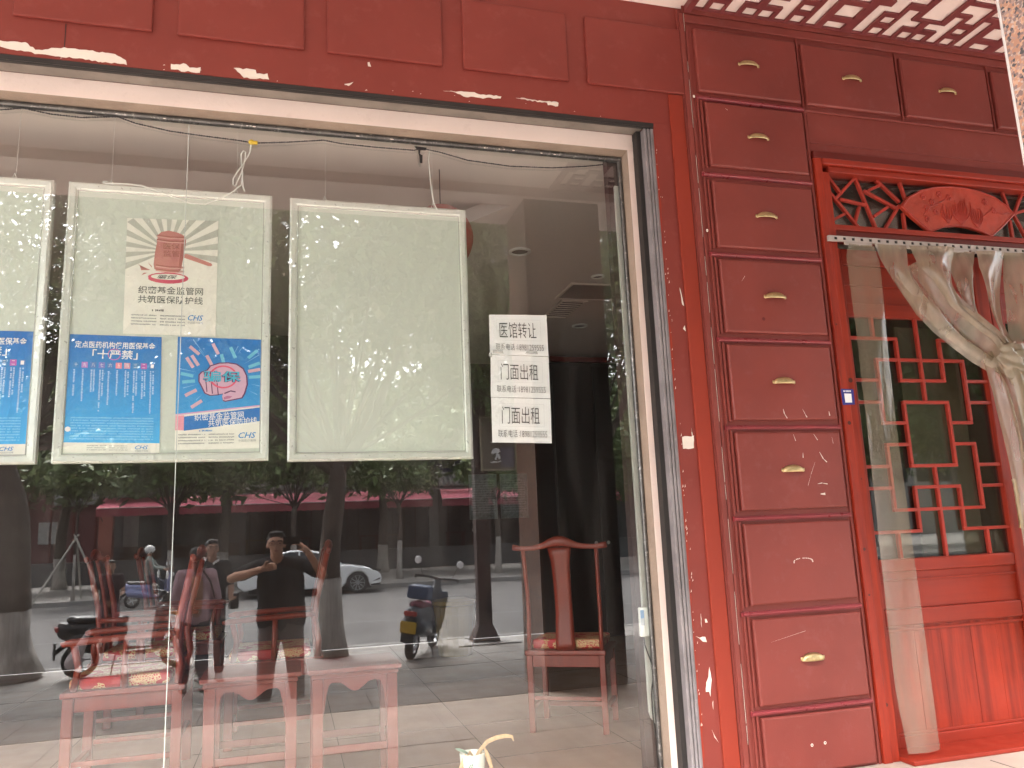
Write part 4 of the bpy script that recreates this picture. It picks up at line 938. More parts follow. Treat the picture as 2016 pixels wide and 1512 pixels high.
wc.tube([(-.200,.19,3.08),(-.203,.2335,3.07),(-.212,.24,3.046),(-.235,.24,3.0),(-.262,.24,2.955),(-.282,.24,2.915),(-.283,.24,2.885),(-.272,.24,2.875),(-.259,.24,2.911),(-.245,.245,2.95),(-.236,.245,2.985),(-.229,.245,3.03),(-.227,.245,3.062),(-.238,.245,3.068),(-.248,.245,3.05),(-.246,.245,3.0),(-.240,.245,2.955),(-.239,.248,2.91),(-.236,.25,2.88),(-.226,.25,2.855)], .0032, 6)
wc.tube([(-.240,.25,2.985),(-.243,.252,2.93),(-.245,.252,2.89),(-.282,.2525,2.852),(-.347,.2535,2.807),(-.410,.254,2.777),(-.474,.254,2.776),(-.539,.254,2.797),(-.618,.254,2.826),(-.697,.254,2.850),(-.76,.254,2.853),(-.820,.256,2.851),(-.850,.258,2.850),(-.866,.26,2.853),(-.868,.262,2.860),(-.845,.262,2.862)], .003, 6)
tag(wc.build('white_cable', M['white_plastic'], smooth=True), 'thin white cable knotted below the yellow connector and looping across the middle frame', 'cable')
tube_thing('white_cable', [(.695,.215,3.140),(.694,.235,3.10),(.697,.24,3.05),(.700,.24,3.0),(.704,.24,2.955),(.712,.25,2.905),(.722,.265,2.868),(.742,.27,2.835)], .003, M['white_plastic'], 'thin white cable hanging from the black tape to the empty frame', 'cable')
tp = MB(); tp.prism([(.61,3.143),(.675,3.139),(.668,3.124),(.64,3.122),(.618,3.130)], .176, .1795); tp.prism([(.629,3.123),(.641,3.122),(.638,3.10),(.652,3.095),(.650,3.050),(.638,3.051),(.634,3.09),(.630,3.105)], .1765, .1785)
tag(tp.build('black_tape', M['black']), 'strip of black tape dangling from the window head', 'tape')

# =========================================================== pale trim, socket and cable at the right reveal
tag(MB().prism([(1.744,.235),(1.753,.205),(1.781,.17),(1.781,3.04),(1.748,3.04)], .232, .25).build('pale_trim_board', P('pale_grey_trim', (.46, .46, .42), .5, var=(4, .06)), bevel=.002), 'pale grey vertical trim board just inside the right edge of the glass', 'trim board')
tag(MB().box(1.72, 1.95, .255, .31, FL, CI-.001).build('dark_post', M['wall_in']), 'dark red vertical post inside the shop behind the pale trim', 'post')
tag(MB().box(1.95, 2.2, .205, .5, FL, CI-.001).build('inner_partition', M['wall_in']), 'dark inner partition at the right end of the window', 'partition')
sk = thing('socket_box', (1.755, .225, .66), 'small white power socket box with blue label on the pale trim', 'socket')
MB().box(1.716, 1.774, .208, .2305, .60, .742).build('housing', M['white_plastic'], sk, bevel=.004)
MB().prism([(1.719, .665), (1.739, .665), (1.739, .73), (1.719, .73)], .2065, .2078).build('blue_label', P('blue_label', (.15, .30, .50), .5), sk)
MB().prism([(1.719, .655), (1.739, .655), (1.739, .690), (1.719, .690)], .2058, .2063).build('label_text', P('grey_label', (.4, .45, .5), .5), sk)
tube_thing('black_cable', [(1.733,.215,.598),(1.735,.214,.56),(1.747,.213,.52),(1.760,.213,.485),(1.770,.213,.45),(1.772,.213,.42),(1.765,.213,.38),(1.757,.213,.35),(1.753,.213,.32),(1.752,.213,.26),(1.753,.213,.2),(1.76,.215,.12)], .0035, M['black'], 'black cable curving down from the white socket box', 'cable')

# =========================================================== ceiling fittings inside
def at_ceiling(x0, x1, y0, y1, nm, label, cat, slats):
    t = thing(nm, ((x0+x1)/2, (y0+y1)/2, CI), label, cat)
    fr = MB(); w = .025; z0 = CI-.012; z1 = CI-.001
    for (a, b_, c, d) in ((x0, x1, y0, y0+w), (x0, x1, y1-w, y1), (x0, x0+w, y0+w, y1-w), (x1-w, x1, y0+w, y1-w)): fr.box(a, b_, c, d, z0, z1)
    fr.build('frame', M['ceil_in'], t)
    if slats:
        n = 9
        MB().box(x0+w, x1-w, y0+w, y1-w, CI-.003, CI-.001).build('void', M['black'], t)
        for i in range(n):
            yy = y0+w+.01+(y1-y0-2*w-.03)*i/(n-1); MB().box(x0+w, x1-w, yy, yy+.008, z0, CI-.0035).build('slat', M['ceil_in'], t)
    else: MB().box(x0+w, x1-w, y0+w, y1-w, CI-.008, CI-.001).build('cover', P('grey_cover', (.30, .27, .25), .6), t)
at_ceiling(2.32, 2.86, 2.52, 2.98, 'access_panel', 'grey square access panel in the shop ceiling', 'access panel', 0)
at_ceiling(2.40, 2.66, 3.02, 3.62, 'air_vent', 'slatted air conditioning vent in the shop ceiling behind the access panel', 'air vent', 1)
for (x, y, r_, lb) in ((1.66, 1.84, .085, 'recessed round downlight nearest the glass in the shop ceiling'), (2.48, 2.32, .055, 'small round smoke alarm beside the access panel'), (2.9, 3.9, .08, 'recessed round downlight deep in the shop behind the vent')):
    t = thing('ceiling_fitting', (x, y, CI), lb, 'ceiling light')
    b = MB(); b.lathe([(r_*.75, -.004), (r_*.78, -.016), (r_, -.012), (r_, -.001)], (x, y, CI), 20); b.build('ring', M['white_plastic'], t, smooth=True)
    MB().lathe([(0, -.003), (r_*.76, -.003)], (x, y, CI), 20).build('lamp_face', P('unlit_lamp', (.10, .09, .085), .4), t)
# red lantern hanging behind the empty frame
ln_ = thing('red_lantern', (.80, .58, 2.6), 'red paper lantern hanging behind the right edge of the empty frame', 'lantern')
b = MB(); R0 = .185; b.lathe([(R0*math.sin(math.pi*(.1+.8*i/14)), R0*1.05*math.cos(math.pi*(.1+.8*i/14))) for i in range(15)], (.82, .60, 2.81), 20); b.build('globe', P('red_lantern_cloth', (.30, .02, .015), .6), ln_, smooth=True)
b = MB(); b.tube([(.82, .60, 2.99), (.82, .60, CI)], .003, 5); b.build('cord', M['black'], ln_)
# black cabinet deep in the shop, wall notices, bin
cb = thing('black_cabinet', (3.45, 5.2, FL), 'tall black cabinet against the back wall of the shop', 'cabinet')
MB().box(2.95, 4.0, 5.1, 5.84, FL, 3.1).build('carcass', M['black'], cb, bevel=.01); MB().box(2.95, 4.0, 5.05, 5.0995, 3.1005, 3.16).build('cornice', M['wood_dark'], cb)
for i in range(2): MB().box(2.97+i*.51, 3.46+i*.51, 5.08, 5.099, FL+.05, 3.05).build('door_panel', M['black'], cb, bevel=.004)
for i in range(2): MB().ell((3.40+i*.15, 5.07, .98), (.02, .02, .02)).build('knob', M['alu'], cb)
pm = P('faded_wall_notice', (.20, .24, .25), .6, var=(30, .35))
for i, (x0, lb) in enumerate(((2.10, 'left one of two faded framed notices on the back wall of the shop'), (2.49, 'right one of two faded framed notices on the back wall of the shop'))):
    t = thing('wall_notice', (x0+.17, 5.84, 1.3), lb, 'notice', 'faded framed notices'); y = 5.835
    MB().box(x0, x0+.335, y, y+.006, 1.312, 1.84).build('sheet', pm, t)
    fr = MB()
    for (a, b_, c, d) in ((x0-.006, x0+.341, 1.306, 1.3115), (x0-.006, x0+.341, 1.8405, 1.846), (x0-.006, x0-.0005, 1.3115, 1.8405), (x0+.3355, x0+.341, 1.3115, 1.8405)): fr.box(a, b_, y-.002, y+.007, c, d)
    fr.build('frame', P('grey_edge', (.3, .33, .33), .5), t)
    dashes(skewmap((x0, 1.312), (x0+.335, 1.312), (x0, 1.84), (x0+.335, 1.84)), [(.08, .92, .85-i_*.055, .87-i_*.055) for i_ in range(14)], y-.001, P('notice_lines', (.36, .40, .40), .6), t, seed=20+i)
bn = thing('yellow_bin', (1.62, 4.6, FL), 'pale yellow lidded bin standing deep inside the shop', 'bin')
ym = P('pale_yellow_plastic', (.30, .20, .05), .5)
b = MB(); b.lathe([(.0, .003), (.17, .003), (.215, .50), (.0, .50)], (1.65, 4.7, FL), 20); b.build('bucket', ym, bn, smooth=False, bevel=.01)
b = MB(); b.lathe([(.225, .505), (.228, .545), (.12, .57), (0, .575)], (1.65, 4.7, FL), 20); b.build('lid', ym, bn)
# =========================================================== chairs
def armchair(name, label, arms=True, group='red lacquered chairs inside the shop'):
    """local frame: faces +y, back posts at y=-.21; width .56, seat .48 high"""
    t = thing(name, (0, 0, 0), label, 'chair', group); m = M['chair_wood']
    def b_(nm, mb, bv=.004, mat=m, sm=False): return mb.build(nm, mat, t, bevel=bv, local=True, smooth=sm)
    w = .245; d0, d1 = -.20, .20
    b_('seat', MB().box(-w-.03, w+.03, d0-.03, d1+.03, .455, .485), .008)
    b_('apron', MB().box(-w+.02, w-.02, d0-.012, d0+.008, .385, .4545)); b_('apron', MB().box(-w+.02, w-.02, d1-.008, d1+.012, .385, .4545))
    for s_ in (-1, 1):
        b_('apron', MB().box(s_*w-.010, s_*w+.010, d0+.02, d1-.02, .385, .4545))
        b_('leg', MB().box(s_*w-.020, s_*w+.020, d1-.02, d1+.02, 0, .4545)); b_('leg', MB().box(s_*w-.020, s_*w+.020, d0-.02, d0+.02, 0, .4545))
        b_('stretcher', MB().box(s_*w-.012, s_*w+.012, d0+.021, d1-.021, .13, .155))
        # back post with the S bend seen in profile
        pts = [(s_*w, d0, .4855), (s_*w, d0-.005, .58), (s_*w, d0+.012, .70), (s_*w, d0+.004, .82), (s_*(w+.004), d0-.022, .96), (s_*(w+.008), d0-.046, 1.115)]
        b_('back_post', MB().tube(pts, [.016, .015, .0145, .014, .014, .0145], 10), 0, sm=True)
        if arms:
            b_('armrest', MB().tube([(s_*w, d0+.012, .735), (s_*w, d0+.10, .735), (s_*(w+.01), .10, .728), (s_*(w+.015), .20, .722), (s_*(w+.012), .235, .716)], [.017, .017, .018, .019, .012], 10), 0, sm=True)
            b_('arm_post', MB().tube([(s_*w, d1-.015, .4855), (s_*(w+.006), d1-.03, .60), (s_*(w+.012), d1-.01, .715)], .014, 8), 0, sm=True)
            b_('arm_spindle', MB().tube([(s_*w, 0, .4855), (s_*(w+.018), 0, .60), (s_*(w+.008), 0, .722)], [.016, .013, .010], 8), 0, sm=True)
    b_('stretcher', MB().box(-w+.021, w-.021, d0-.010, d0+.010, .19, .212)); b_('stretcher', MB().box(-w+.021, w-.021, d1-.012, d1+.012, .08, .11))
    def sp(u, v):
        z = .4855+v*.62; y = d0+.0+(.012*math.sin(min(v, .5)*2*math.pi*.5) if v < .5 else .012)-max(0, v-.35)**1.2*.10; return ((u-.5)*(.135-.02*math.sin(v*math.pi)+.03*max(0, v-.85)*6), y, z)
    b_('splat', MB().grid(sp, 4, 16), 0, sm=True).modifiers.new('s', 'SOLIDIFY').thickness = .014
    # yoke shaped top rail
    tp_ = []; rr_ = []
    for i in range(25):
        u = -1+2*i/24; x = u*.325; z = 1.108+.040*math.exp(-(u/.33)**2)+.010*(abs(u) > .8)*(abs(u)-.8)*5; y = d0-.048-.012*(1-u*u); tp_.append((x, y, z)); rr_.append(.016+.018*math.exp(-(u/.30)**2)+.006*max(0, (abs(u)-.8)*5)*(1 if abs(u) < .97 else .4))
    b_('top_rail', MB().tube(tp_, rr_, 10, sq=(1, .62)), 0, sm=True)
    c = MB(); c.box(-w+.005, w-.005, d0+.03, d1+.005, .4855, .545); b_('cushion', c, .018, M['cushion'])
    return t
ch = armchair('official_hat_chair', 'red lacquered yoke back chair without arms seen from behind at the right of the window', arms=False)
# back legs at (1.45,1.33) and (1.845,1.09)
ang = math.atan2(-.24, .395)
ch.rotation_euler = (0, 0, ang); mid = Vector(((1.45+1.845)/2, (1.33+1.09)/2, FL)); off = Matrix.Rotation(ang, 3, 'Z') @ Vector((0, -.20, 0)); ch.location = mid-off
ch.scale = (.93, .93, 1.0)
ac = armchair('armchair', 'red lacquered armchair side on with brocade cushion, left of the two small tables')
ac.rotation_euler = (0, 0, R(90)); ac.location = (-.82, 1.36, FL); ac.scale = (1, 1.3, 1.03)
copy_tree(ac, (-.93, 2.45, FL), R(-90), 'red armchair facing the other one, further back in the left of the shop')
copy_tree(ac, (-.08, 1.95, FL), R(90), 'red armchair behind the two small tables, showing through the reflected man')
copy_tree(ac, (-.78, 3.3, FL), R(-90), 'dim red armchair deepest in the shop')
# side tables with curved aprons
def side_table(x0, x1, y0, y1, h, label):
    t = thing('side_table', ((x0+x1)/2, (y0+y1)/2, FL), label, 'side table', 'small red side tables'); m = P('pinkish_table_lacquer', (.17, .032, .022), .4, grain=('X', 14, (.11, .016, .012), .5)) if 'tabm' not in M else M['tabm']; M['tabm'] = m
    MB().box(x0-.02, x1+.02, y0-.02, y1+.02, FL+h-.022, FL+h).build('table_top', m, t, bevel=.006)
    MB().box(x0-.005, x1+.005, y0-.005, y1+.005, FL+h-.045, FL+h-.0225).build('table_top_moulding', m, t, bevel=.006)
    lw = .052
    for (a, b_) in ((x0, y0), (x1-lw, y0), (x0, y1-lw), (x1-lw, y1-lw)): MB().box(a, a+lw, b_, b_+lw, FL, FL+h-.0455).build('leg', m, t, bevel=.004)
    xi0, xi1 = x0+lw+.001, x1-lw-.001; zt = FL+h-.046; n = 24
    for yy in (y0+.006, y1-.026):
        top = [(xi0, zt), (xi1, zt)]; low = []
        for i in range(n+1):
            u = i/n; a = abs(u-.5)*2
            dz = .045+.022*math.cos(math.pi*min(1, a/.55))*(1 if a < .55 else 1)
            if a > .78: dz = .045-.022+ (.16)*((a-.78)/.22)**1.8
            low.append((lerp(xi0, xi1, u), zt-dz))
        MB().prism(top+low[::-1], yy, yy+.02).build('curved_apron', m, t)
    for yy in (y0+.01, y1-.03): MB().box(xi0, xi1, yy, yy+.02, FL+.205, FL+.240).build('stretcher', m, t, bevel=.004)
    for xx in (x0+.012, x1-.032): MB().box(xx, xx+.02, y0+lw+.001, y1-lw-.001, FL+.205, FL+.240).build('stretcher', m, t, bevel=.004)
    for xx in (x0+.010, x1-.030): MB().box(xx, xx+.02, y0+lw+.001, y1-lw-.001, zt-.08, zt).build('side_apron', m, t, bevel=.004)
side_table(-.375, .045, .50, .88, .60, 'left one of the two small red side tables with a curved apron')
side_table(.115, .525, .50, .88, .60, 'right one of the two small red side tables with a curved apron')
# =========================================================== plant pot
pt = thing('plant_pot', (.86, .36, FL), 'small white pot with withered straw coloured leaves at the bottom of the window', 'plant')
wp = P('white_glazed_pot', (.70, .74, .66), .25)
b = MB(); b.lathe([(0, -.17), (.045, -.17), (.050, -.16), (.062, 0), (.060, .004), (.055, 0), (.050, -.05), (0, -.05)], (.862, .36, .107), 24); b.build('pot', wp, pt, smooth=True)
b = MB(); b.lathe([(.0, -.238), (.05, -.238), (.055, -.172), (0, -.172)], (.862, .36, .107), 20); b.build('stand', M['chair_wood'], pt)
b = MB()
for (u, v) in ((-.018, .055), (-.010, .060), (-.002, .062), (-.014, .047), (-.005, .050), (-.020, .04), (.002, .045)): b.ell((.862+u-.012, .2995, .107-.10+v), (.0026, .001, .006), 5, 4)
b.build('green_mark', P('green_glaze', (.04, .20, .12), .4), pt)
def leaf(pts, w, mat, nm='withered_leaf'):
    m_ = MB(); n = len(pts)
    P3 = [Vector(p) for p in pts]; vs = []
    for i, p in enumerate(P3):
        d = (P3[min(i+1, n-1)]-P3[max(i-1, 0)]).normalized(); s_ = d.cross(Vector((0, 1, 0)));
        if s_.length < .1: s_ = Vector((1, 0, 0))
        s_.normalize(); t = i/(n-1); ww = w*math.sin(math.pi*(.12+.84*t))**.7
        vs += [p-s_*ww, p+Vector((0, .004, 0)), p+s_*ww]
    fs = []
    for i in range(n-1): fs += [(3*i, 3*i+1, 3*i+4, 3*i+3), (3*i+1, 3*i+2, 3*i+5, 3*i+4)]
    m_.add(vs, fs).build(nm, mat, pt, smooth=True, solid=.001)
dry = P('dry_leaf', (.62, .42, .22), .7, var=(20, .25), grain=('Z', 60, (.45, .27, .12), .5))
leaf([(.870,.34,.09),(.895,.33,.125),(.930,.325,.160),(.975,.32,.175),(1.02,.32,.178),(1.052,.32,.172),(1.06,.32,.150)], .011, dry)
leaf([(.905,.345,.10),(.925,.34,.11),(.94,.335,.07),(.955,.33,.0)], .012, dry); leaf([(.900,.35,.10),(.915,.34,.14),(.93,.335,.10),(.95,.33,.04),(.96,.33,-.03)], .008, dry)
leaf([(.835,.34,.10),(.815,.33,.095),(.800,.33,.06),(.785,.33,0)], .010, dry); leaf([(.845,.345,.09),(.825,.335,.108),(.812,.33,.07),(.80,.33,.02)], .009, dry); leaf([(.86,.34,.10),(.845,.33,.12),(.825,.33,.10)], .010, dry)
leaf([(.845,.35,.105),(.815,.34,.125),(.79,.335,.137),(.775,.335,.143)], .007, P('faded_green_leaf', (.22, .34, .25), .6), 'green_leaf')
# =========================================================== people
def head_parts(t, c, s, skin, facing=1, longhair=False, glasses=False, local=False, hair_up=0):
    """c = centre of the skull, facing = +1 looks to +y"""
    x, y, z = c; f = facing
    h = MB(); h.cap((x, y-.010*f, z+.020*s), .079*s, (x, y+.018*f, z+.005*s), .076*s); h.cap((x, y+.030*f, z-.045*s), .056*s, (x, y+.034*f, z-.075*s), .040*s)
    h.cap((x, y+.086*f, z+.0*s), .010*s, (x, y+.098*f, z-.030*s), .0135*s); h.cap((x-.012, y+.088*f, z-.062*s), .010*s, (x+.012, y+.088*f, z-.062*s), .010*s)
    for q in (-1, 1): h.ell((x+q*.080*s, y+.0*f, z-.018*s), (.010*s, .016*s, .028*s)); h.cap((x+q*.018*s, y+.078*f, z+.022*s), .008*s, (x+q*.045*s, y+.070*f, z+.024*s), .008*s)
    hd = MB(); 
    hair = MB(); hair.ell((x, y-.026*f, z+.046*s), (.087*s, .088*s, .076*s), 16, 10); hair.cap((x, y-.055*f, z-.005*s), .066*s, (x, y-.050*f, z-.03*s), .055*s)
    hair.cap((x-.045*s, y+.040*f, z+.088*s), .024*s, (x+.045*s, y+.036*f, z+.090*s), .026*s)
    for q in (-1, 1): hair.cap((x+q*.074*s, y-.01*f, z+.04*s), .022*s, (x+q*.078*s, y-.015*f, z-.005*s), .012*s)
    if longhair: hair.cap((x, y-.06*f, z), .065*s, (x, y-.075*f, z-.17*s), .040*s)
    if hair_up: hair.ell((x, y-.10*f, z+.03*s), (.045, .05, .05)); hair.cap((x, y-.12*f, z+.02), .035, (x, y-.14*f, z-.14), .018)
    ey = MB()
    for q in (-1, 1): ey.ell((x+q*.031*s, y+.083*f, z+.004*s), (.013*s, .006*s, .006*s), 8, 5)
    mo = MB(); mo.ell((x, y+.094*f, z-.060*s), (.024*s, .007*s, .007*s), 8, 5)
    br = MB()
    for q in (-1, 1): br.tube([(x+q*.016*s, y+.088*f, z+.026*s), (x+q*.034*s, y+.086*f, z+.031*s), (x+q*.050*s, y+.077*f, z+.025*s)], .0045*s, 5)
    return h, hair, ey, mo, br
def hand(m, wrist, palm_dir, up, s=1.0, curl=.6, grip=None):
    """five separate bent fingers; palm_dir points from the wrist to the knuckles, up = direction of the thumb side"""
    w = Vector(wrist); d = Vector(palm_dir).normalized(); u = (Vector(up)-d*Vector(up).dot(d)).normalized(); nrm = d.cross(u)
    if grip is not None and nrm.dot(Vector(grip)) < 0: nrm = -nrm
    m.cap(w, .028*s, w+d*.035*s, .030*s)
    for k in range(4):
        o = u*(.027-.018*k)*s; m.cap(w+d*.03*s+o*.8, .014*s, w+d*.085*s+o, .0115*s)
        L_ = (.040, .045, .042, .033)[k]*s; p0 = w+d*.085*s+o; a1 = curl*.7; a2 = curl*1.7
        p1 = p0+(d*math.cos(a1)+nrm*math.sin(a1))*L_; p2 = p1+(d*math.cos(a2)+nrm*math.sin(a2))*L_*.75
        m.cap(p0, .0102*s, p1, .009*s, 8); m.cap(p1, .009*s, p2, .0078*s, 8)
    t0 = w+d*.022*s+u*.026*s; t1 = t0+(d*.6+u*.75+nrm*.35).normalized()*.042*s; t2 = t1+(d*.85+u*.15+nrm*.6).normalized()*.032*s
    m.cap(t0, .0145*s, t1, .0115*s, 8); m.cap(t1, .0115*s, t2, .009*s, 8)

def person(t, cfg, local=False):
    """cfg: joints in the thing's local frame, facing +y or -y by f"""
    j = cfg['j']; f = cfg.get('f', 1); s = cfg.get('s', 1)
    v = lambda n: Vector(j[n])
    vox = cfg.get('vox', .011)
    body = MB(); skin = cfg['skin']
    h, hair, ey, mo, br = head_parts(t, v('head'), s, skin, f, cfg.get('longhair'), hair_up=cfg.get('hair_up', 0))
    body.v += h.v; body.f += h.f
    neck = v('neck'); body.cap(neck-Vector((0, 0, .06*s)), .062*s, v('head')+Vector((0, -.01*f, -.04*s)), .055*s)
    ls, rs, le, re, lw, rw = v('ls'), v('rs'), v('le'), v('re'), v('lw'), v('rw')
    for a, e, w in ((ls, le, lw), (rs, re, rw)):
        body.cap(a, .050*s, e, .041*s); body.cap(e, .042*s, w, .029*s)
        body.cap(e.lerp(w, .2), .044*s, e.lerp(w, .45), .040*s)
    hand(body, lw, cfg['lhd'], cfg['lhu'], s*cfg.get('hs', 1), cfg.get('curl', .6), cfg.get('lgrip')); hand(body, rw, cfg['rhd'], cfg['rhu'], s*cfg.get('hs', 1), cfg.get('curl', .6), cfg.get('rgrip'))
    hip, ch = v('hip'), v('chest')
    body.cap(hip, .12*s, ch, .12*s)
    for n in ('l', 'r'):
        body.cap(v(n+'h'), .075*s, v(n+'k'), .052*s); body.cap(v(n+'k'), .052*s, v(n+'a'), .036*s)
    B_ = body.build('body', skin, t, remesh=vox, local=True)
    hair.build('hair', M['hair'], t, remesh=vox, local=True); ey.build('eye', M['ink'], t, local=True); mo.build('mouth', P('lips', (.30, .10, .09), .5), t, local=True); br.build('eyebrow', M['hair'], t, local=True)
    # upper garment
    g = MB(); wt = cfg.get('wt', 1.0)
    sh = (ls+rs)/2; ax = (rs-ls).normalized()
    g.cap(ls+(rs-ls)*.12, .070*s*wt, rs+(ls-rs)*.12, .070*s*wt)
    for q, k_ in ((-.085, 1), (.085, 1), (0, 1.05)):
        g.cap(ch+ax*q*s*wt, .100*s*wt*k_, hip+ax*q*s*wt*.95+Vector((0, 0, .10*s)), .100*s*wt*k_)
        g.cap(hip+ax*q*s*wt*.95+Vector((0, 0, .10*s)), .104*s*wt, hip+ax*q*s*wt+Vector((0, 0, cfg.get('hem', -.05))), .108*s*wt)
    g.cap(ch+Vector((0, .02*f, 0)), .12*s*wt, hip+Vector((0, .03*f, .12)), .115*s*wt)
    for a, e, w in ((ls, le, lw), (rs, re, rw)):
        q = cfg.get('sleeve', .55)
        if q <= 1: g.cap(a, .066*s, a.lerp(e, q), .066*s)
        else: g.cap(a, .064*s, e, .055*s); g.cap(e, .055*s, e.lerp(w, q-1), .042*s)
    g.build('shirt', cfg['top'], t, remesh=vox, local=True)
    tr = MB()
    for n in ('l', 'r'):
        tr.cap(v(n+'h')+Vector((0, 0, .03)), .098*s*wt, v(n+'k'), .072*s*wt); tr.cap(v(n+'k'), .072*s*wt, v(n+'a')+Vector((0, 0, .03)), .060*s)
    tr.cap(v('lh')+Vector((0, 0, .04)), .09*s*wt, v('rh')+Vector((0, 0, .04)), .09*s*wt)
    tr.build('trousers', cfg['bot'], t, remesh=vox, local=True)
    for n in ('l', 'r'):
        a = v(n+'a'); b = MB(); b.cap(a+Vector((0, -.04*f, -.045)), .040, a+Vector((0, .12*f, -.055)), .034); b.cap(a+Vector((0, 0, -.03)), .045, a+Vector((0, 0, 0)), .045)
        so = b.build('shoe', cfg['shoe'], t, remesh=.012, local=True)
        MB().box(a.x-.038, a.x+.038, a.y-.085 if f > 0 else a.y-.15, a.y+.15 if f > 0 else a.y+.085, a.z-.092, a.z-.075).build('sole', M['tyre'], so, local=True, bevel=.006)
    return B_

# the photographer; feet on the pavement
ph = thing('person', (-.05, -4.0, SG), 'man in a black T-shirt holding up a phone to photograph the shop', 'person')
o = Vector((-.05, -4.0, SG)); L = lambda x, y, z: tuple(Vector((x, y, z+1.15))-o)
person(ph, dict(f=1, s=1.03, wt=1.16, skin=M['skin'], top=M['tee'], bot=M['trouser'], shoe=M['black'], vox=.0085, hem=-.02, sleeve=.6, hs=1.0, curl=.75,
    lgrip=(.3, .9, -.2), rgrip=(-1, .2, 0),
    j=dict(head=L(-.115, -3.93, -.028), neck=L(-.10, -3.975, -.15), ls=L(-.285, -3.99, -.235), rs=L(.150, -3.99, -.225), le=L(-.505, -3.88, -.325), re=L(.315, -3.86, -.335),
           lw=L(-.225, -3.735, -.245), rw=L(.165, -3.735, -.105), chest=L(-.07, -3.99, -.36), hip=L(-.06, -4.0, -.70), lh=L(-.15, -4.0, -.78), rh=L(.03, -4.0, -.78),
           lk=L(-.19, -3.97, -1.12), rk=L(.07, -3.98, -1.12), la=L(-.21, -4.0, -1.53), ra=L(.10, -4.0, -1.53)),
    lhd=(.85, .25, .18), lhu=(-.1, .3, 1), rhd=(-.62, .10, .72), rhu=(-.4, .9, .1)))
gl = MB()
for q in (-1, 1):
    cx = -.115+q*.034
    gl.tube([L(cx+.027*math.cos(a), -3.835+abs(math.cos(a))*-.004*q*0, -.022+.019*math.sin(a)) for a in [i*math.pi/8 for i in range(17)]], .0018, 5)
    gl.tube([L(-.115+q*.061, -3.838, -.018), L(-.115+q*.083, -3.90, -.02)], .0018, 5)
gl.tube([L(-.120, -3.832, -.02), L(-.110, -3.832, -.02)], .002, 5)
gl.build('glasses', M['black'], ph, local=True)
lp = MB(); lp.quadpoly([L(-.10, -3.868, -.40), L(-.02, -3.868, -.40), L(-.02, -3.868, -.43), L(-.10, -3.868, -.43)]); 
# the phone, its lens at the camera position
pn = thing('phone', (.03, -3.672, 1.15), 'black phone held sideways beside the photographer\'s face', 'phone')
MB().box(-.050, .102, -3.674, -3.6655, 1.115, 1.187).build('body', M['black'], pn, bevel=.004, seg=3)
b = MB(); b.lathe([(.0, -3.6652), (.006, -3.6652), (.0075, -3.6655)], (.018, 0, 1.15), 12, 'y'); b.build('lens', M['car_glass'], pn)

def walker(name, loc, rz, label, top, bot, shoe, skin, s=.92, hairlong=True, **k):
    t = thing(name, loc, label, 'person', rz=rz)
    base = dict(head=(0, .01, 1.60), neck=(0, 0, 1.45), ls=(-.18, 0, 1.39), rs=(.18, 0, 1.39), le=(-.25, -.02, 1.10), re=(.24, .02, 1.10), lw=(-.22, .14, .90), rw=(.20, .20, .98),
                chest=(0, 0, 1.28), hip=(0, 0, .93), lh=(-.09, 0, .88), rh=(.09, 0, .88), lk=(-.10, .03, .48), rk=(.10, .05, .48), la=(-.11, -.02, .09), ra=(.11, .04, .09))
    base.update(k.pop('jj', {}))
    base = {a: (v[0]*s, v[1]*s, v[2]*s if a not in ('la', 'ra') else v[2]) for a, v in base.items()}
    person(t, dict(f=1, s=s, wt=k.pop('wt', .98), skin=skin, top=top, bot=bot, shoe=shoe, longhair=hairlong, vox=.014, sleeve=k.pop('sleeve', 1.7), j=base, lhd=(0, .4, -.9), lhu=(0, .9, .2), rhd=(0, .9, .1), rhu=(0, .1, 1), **k))
    return t
lightshoe = P('pale_shoe', (.55, .52, .48), .6)
wm = walker('person', (-1.02, -6.00, SG), R(168), 'woman in a mauve jacket and dark trousers seen from behind, a strap over her shoulder', M['mauve'], M['denim'], lightshoe, M['skin2'], s=.93)
b = MB(); b.tube([(-.20, -.05, 1.02), (-.14, -.13, 1.20), (-.05, -.12, 1.34), (-.10, -.02, 1.37), (-.15, .10, 1.25), (-.20, .10, 1.0)], .010, 6, sq=(1.6, .5)); b.build('bag_strap', P('dark_strap', (.05, .02, .02), .6), wm, local=True)
b = MB(); b.box(-.30, -.20, -.12, .12, .78, .98); b.build('shoulder_bag', P('maroon_bag', (.12, .03, .04), .5), wm, local=True, bevel=.03)
w2 = walker('person', (-.92, -6.72, SG), R(-15), 'person in a black shirt with white collar beside the woman in mauve', M['tee'], P('charcoal_skirt_cloth', (.03, .03, .035), .8), lightshoe, M['skin2'], s=.98, sleeve=.7)
b = MB(); b.tube([(-.075, .05, 1.43), (-.085, -.02, 1.455), (0, -.075, 1.47), (.085, -.02, 1.455), (.075, .05, 1.43), (.0, .085, 1.385)], .016, 6, sq=(1, .5)); b.build('collar', M['paper'], w2, local=True)
b = MB(); b.box(.22, .32, -.10, .10, .82, 1.02); b.build('handbag', M['black'], w2, local=True, bevel=.02)
b = MB(); b.tube([(.27, 0, 1.02), (.24, .01, 1.25), (.17, .01, 1.41)], .006, 5); b.build('bag_strap', M['black'], w2, local=True)

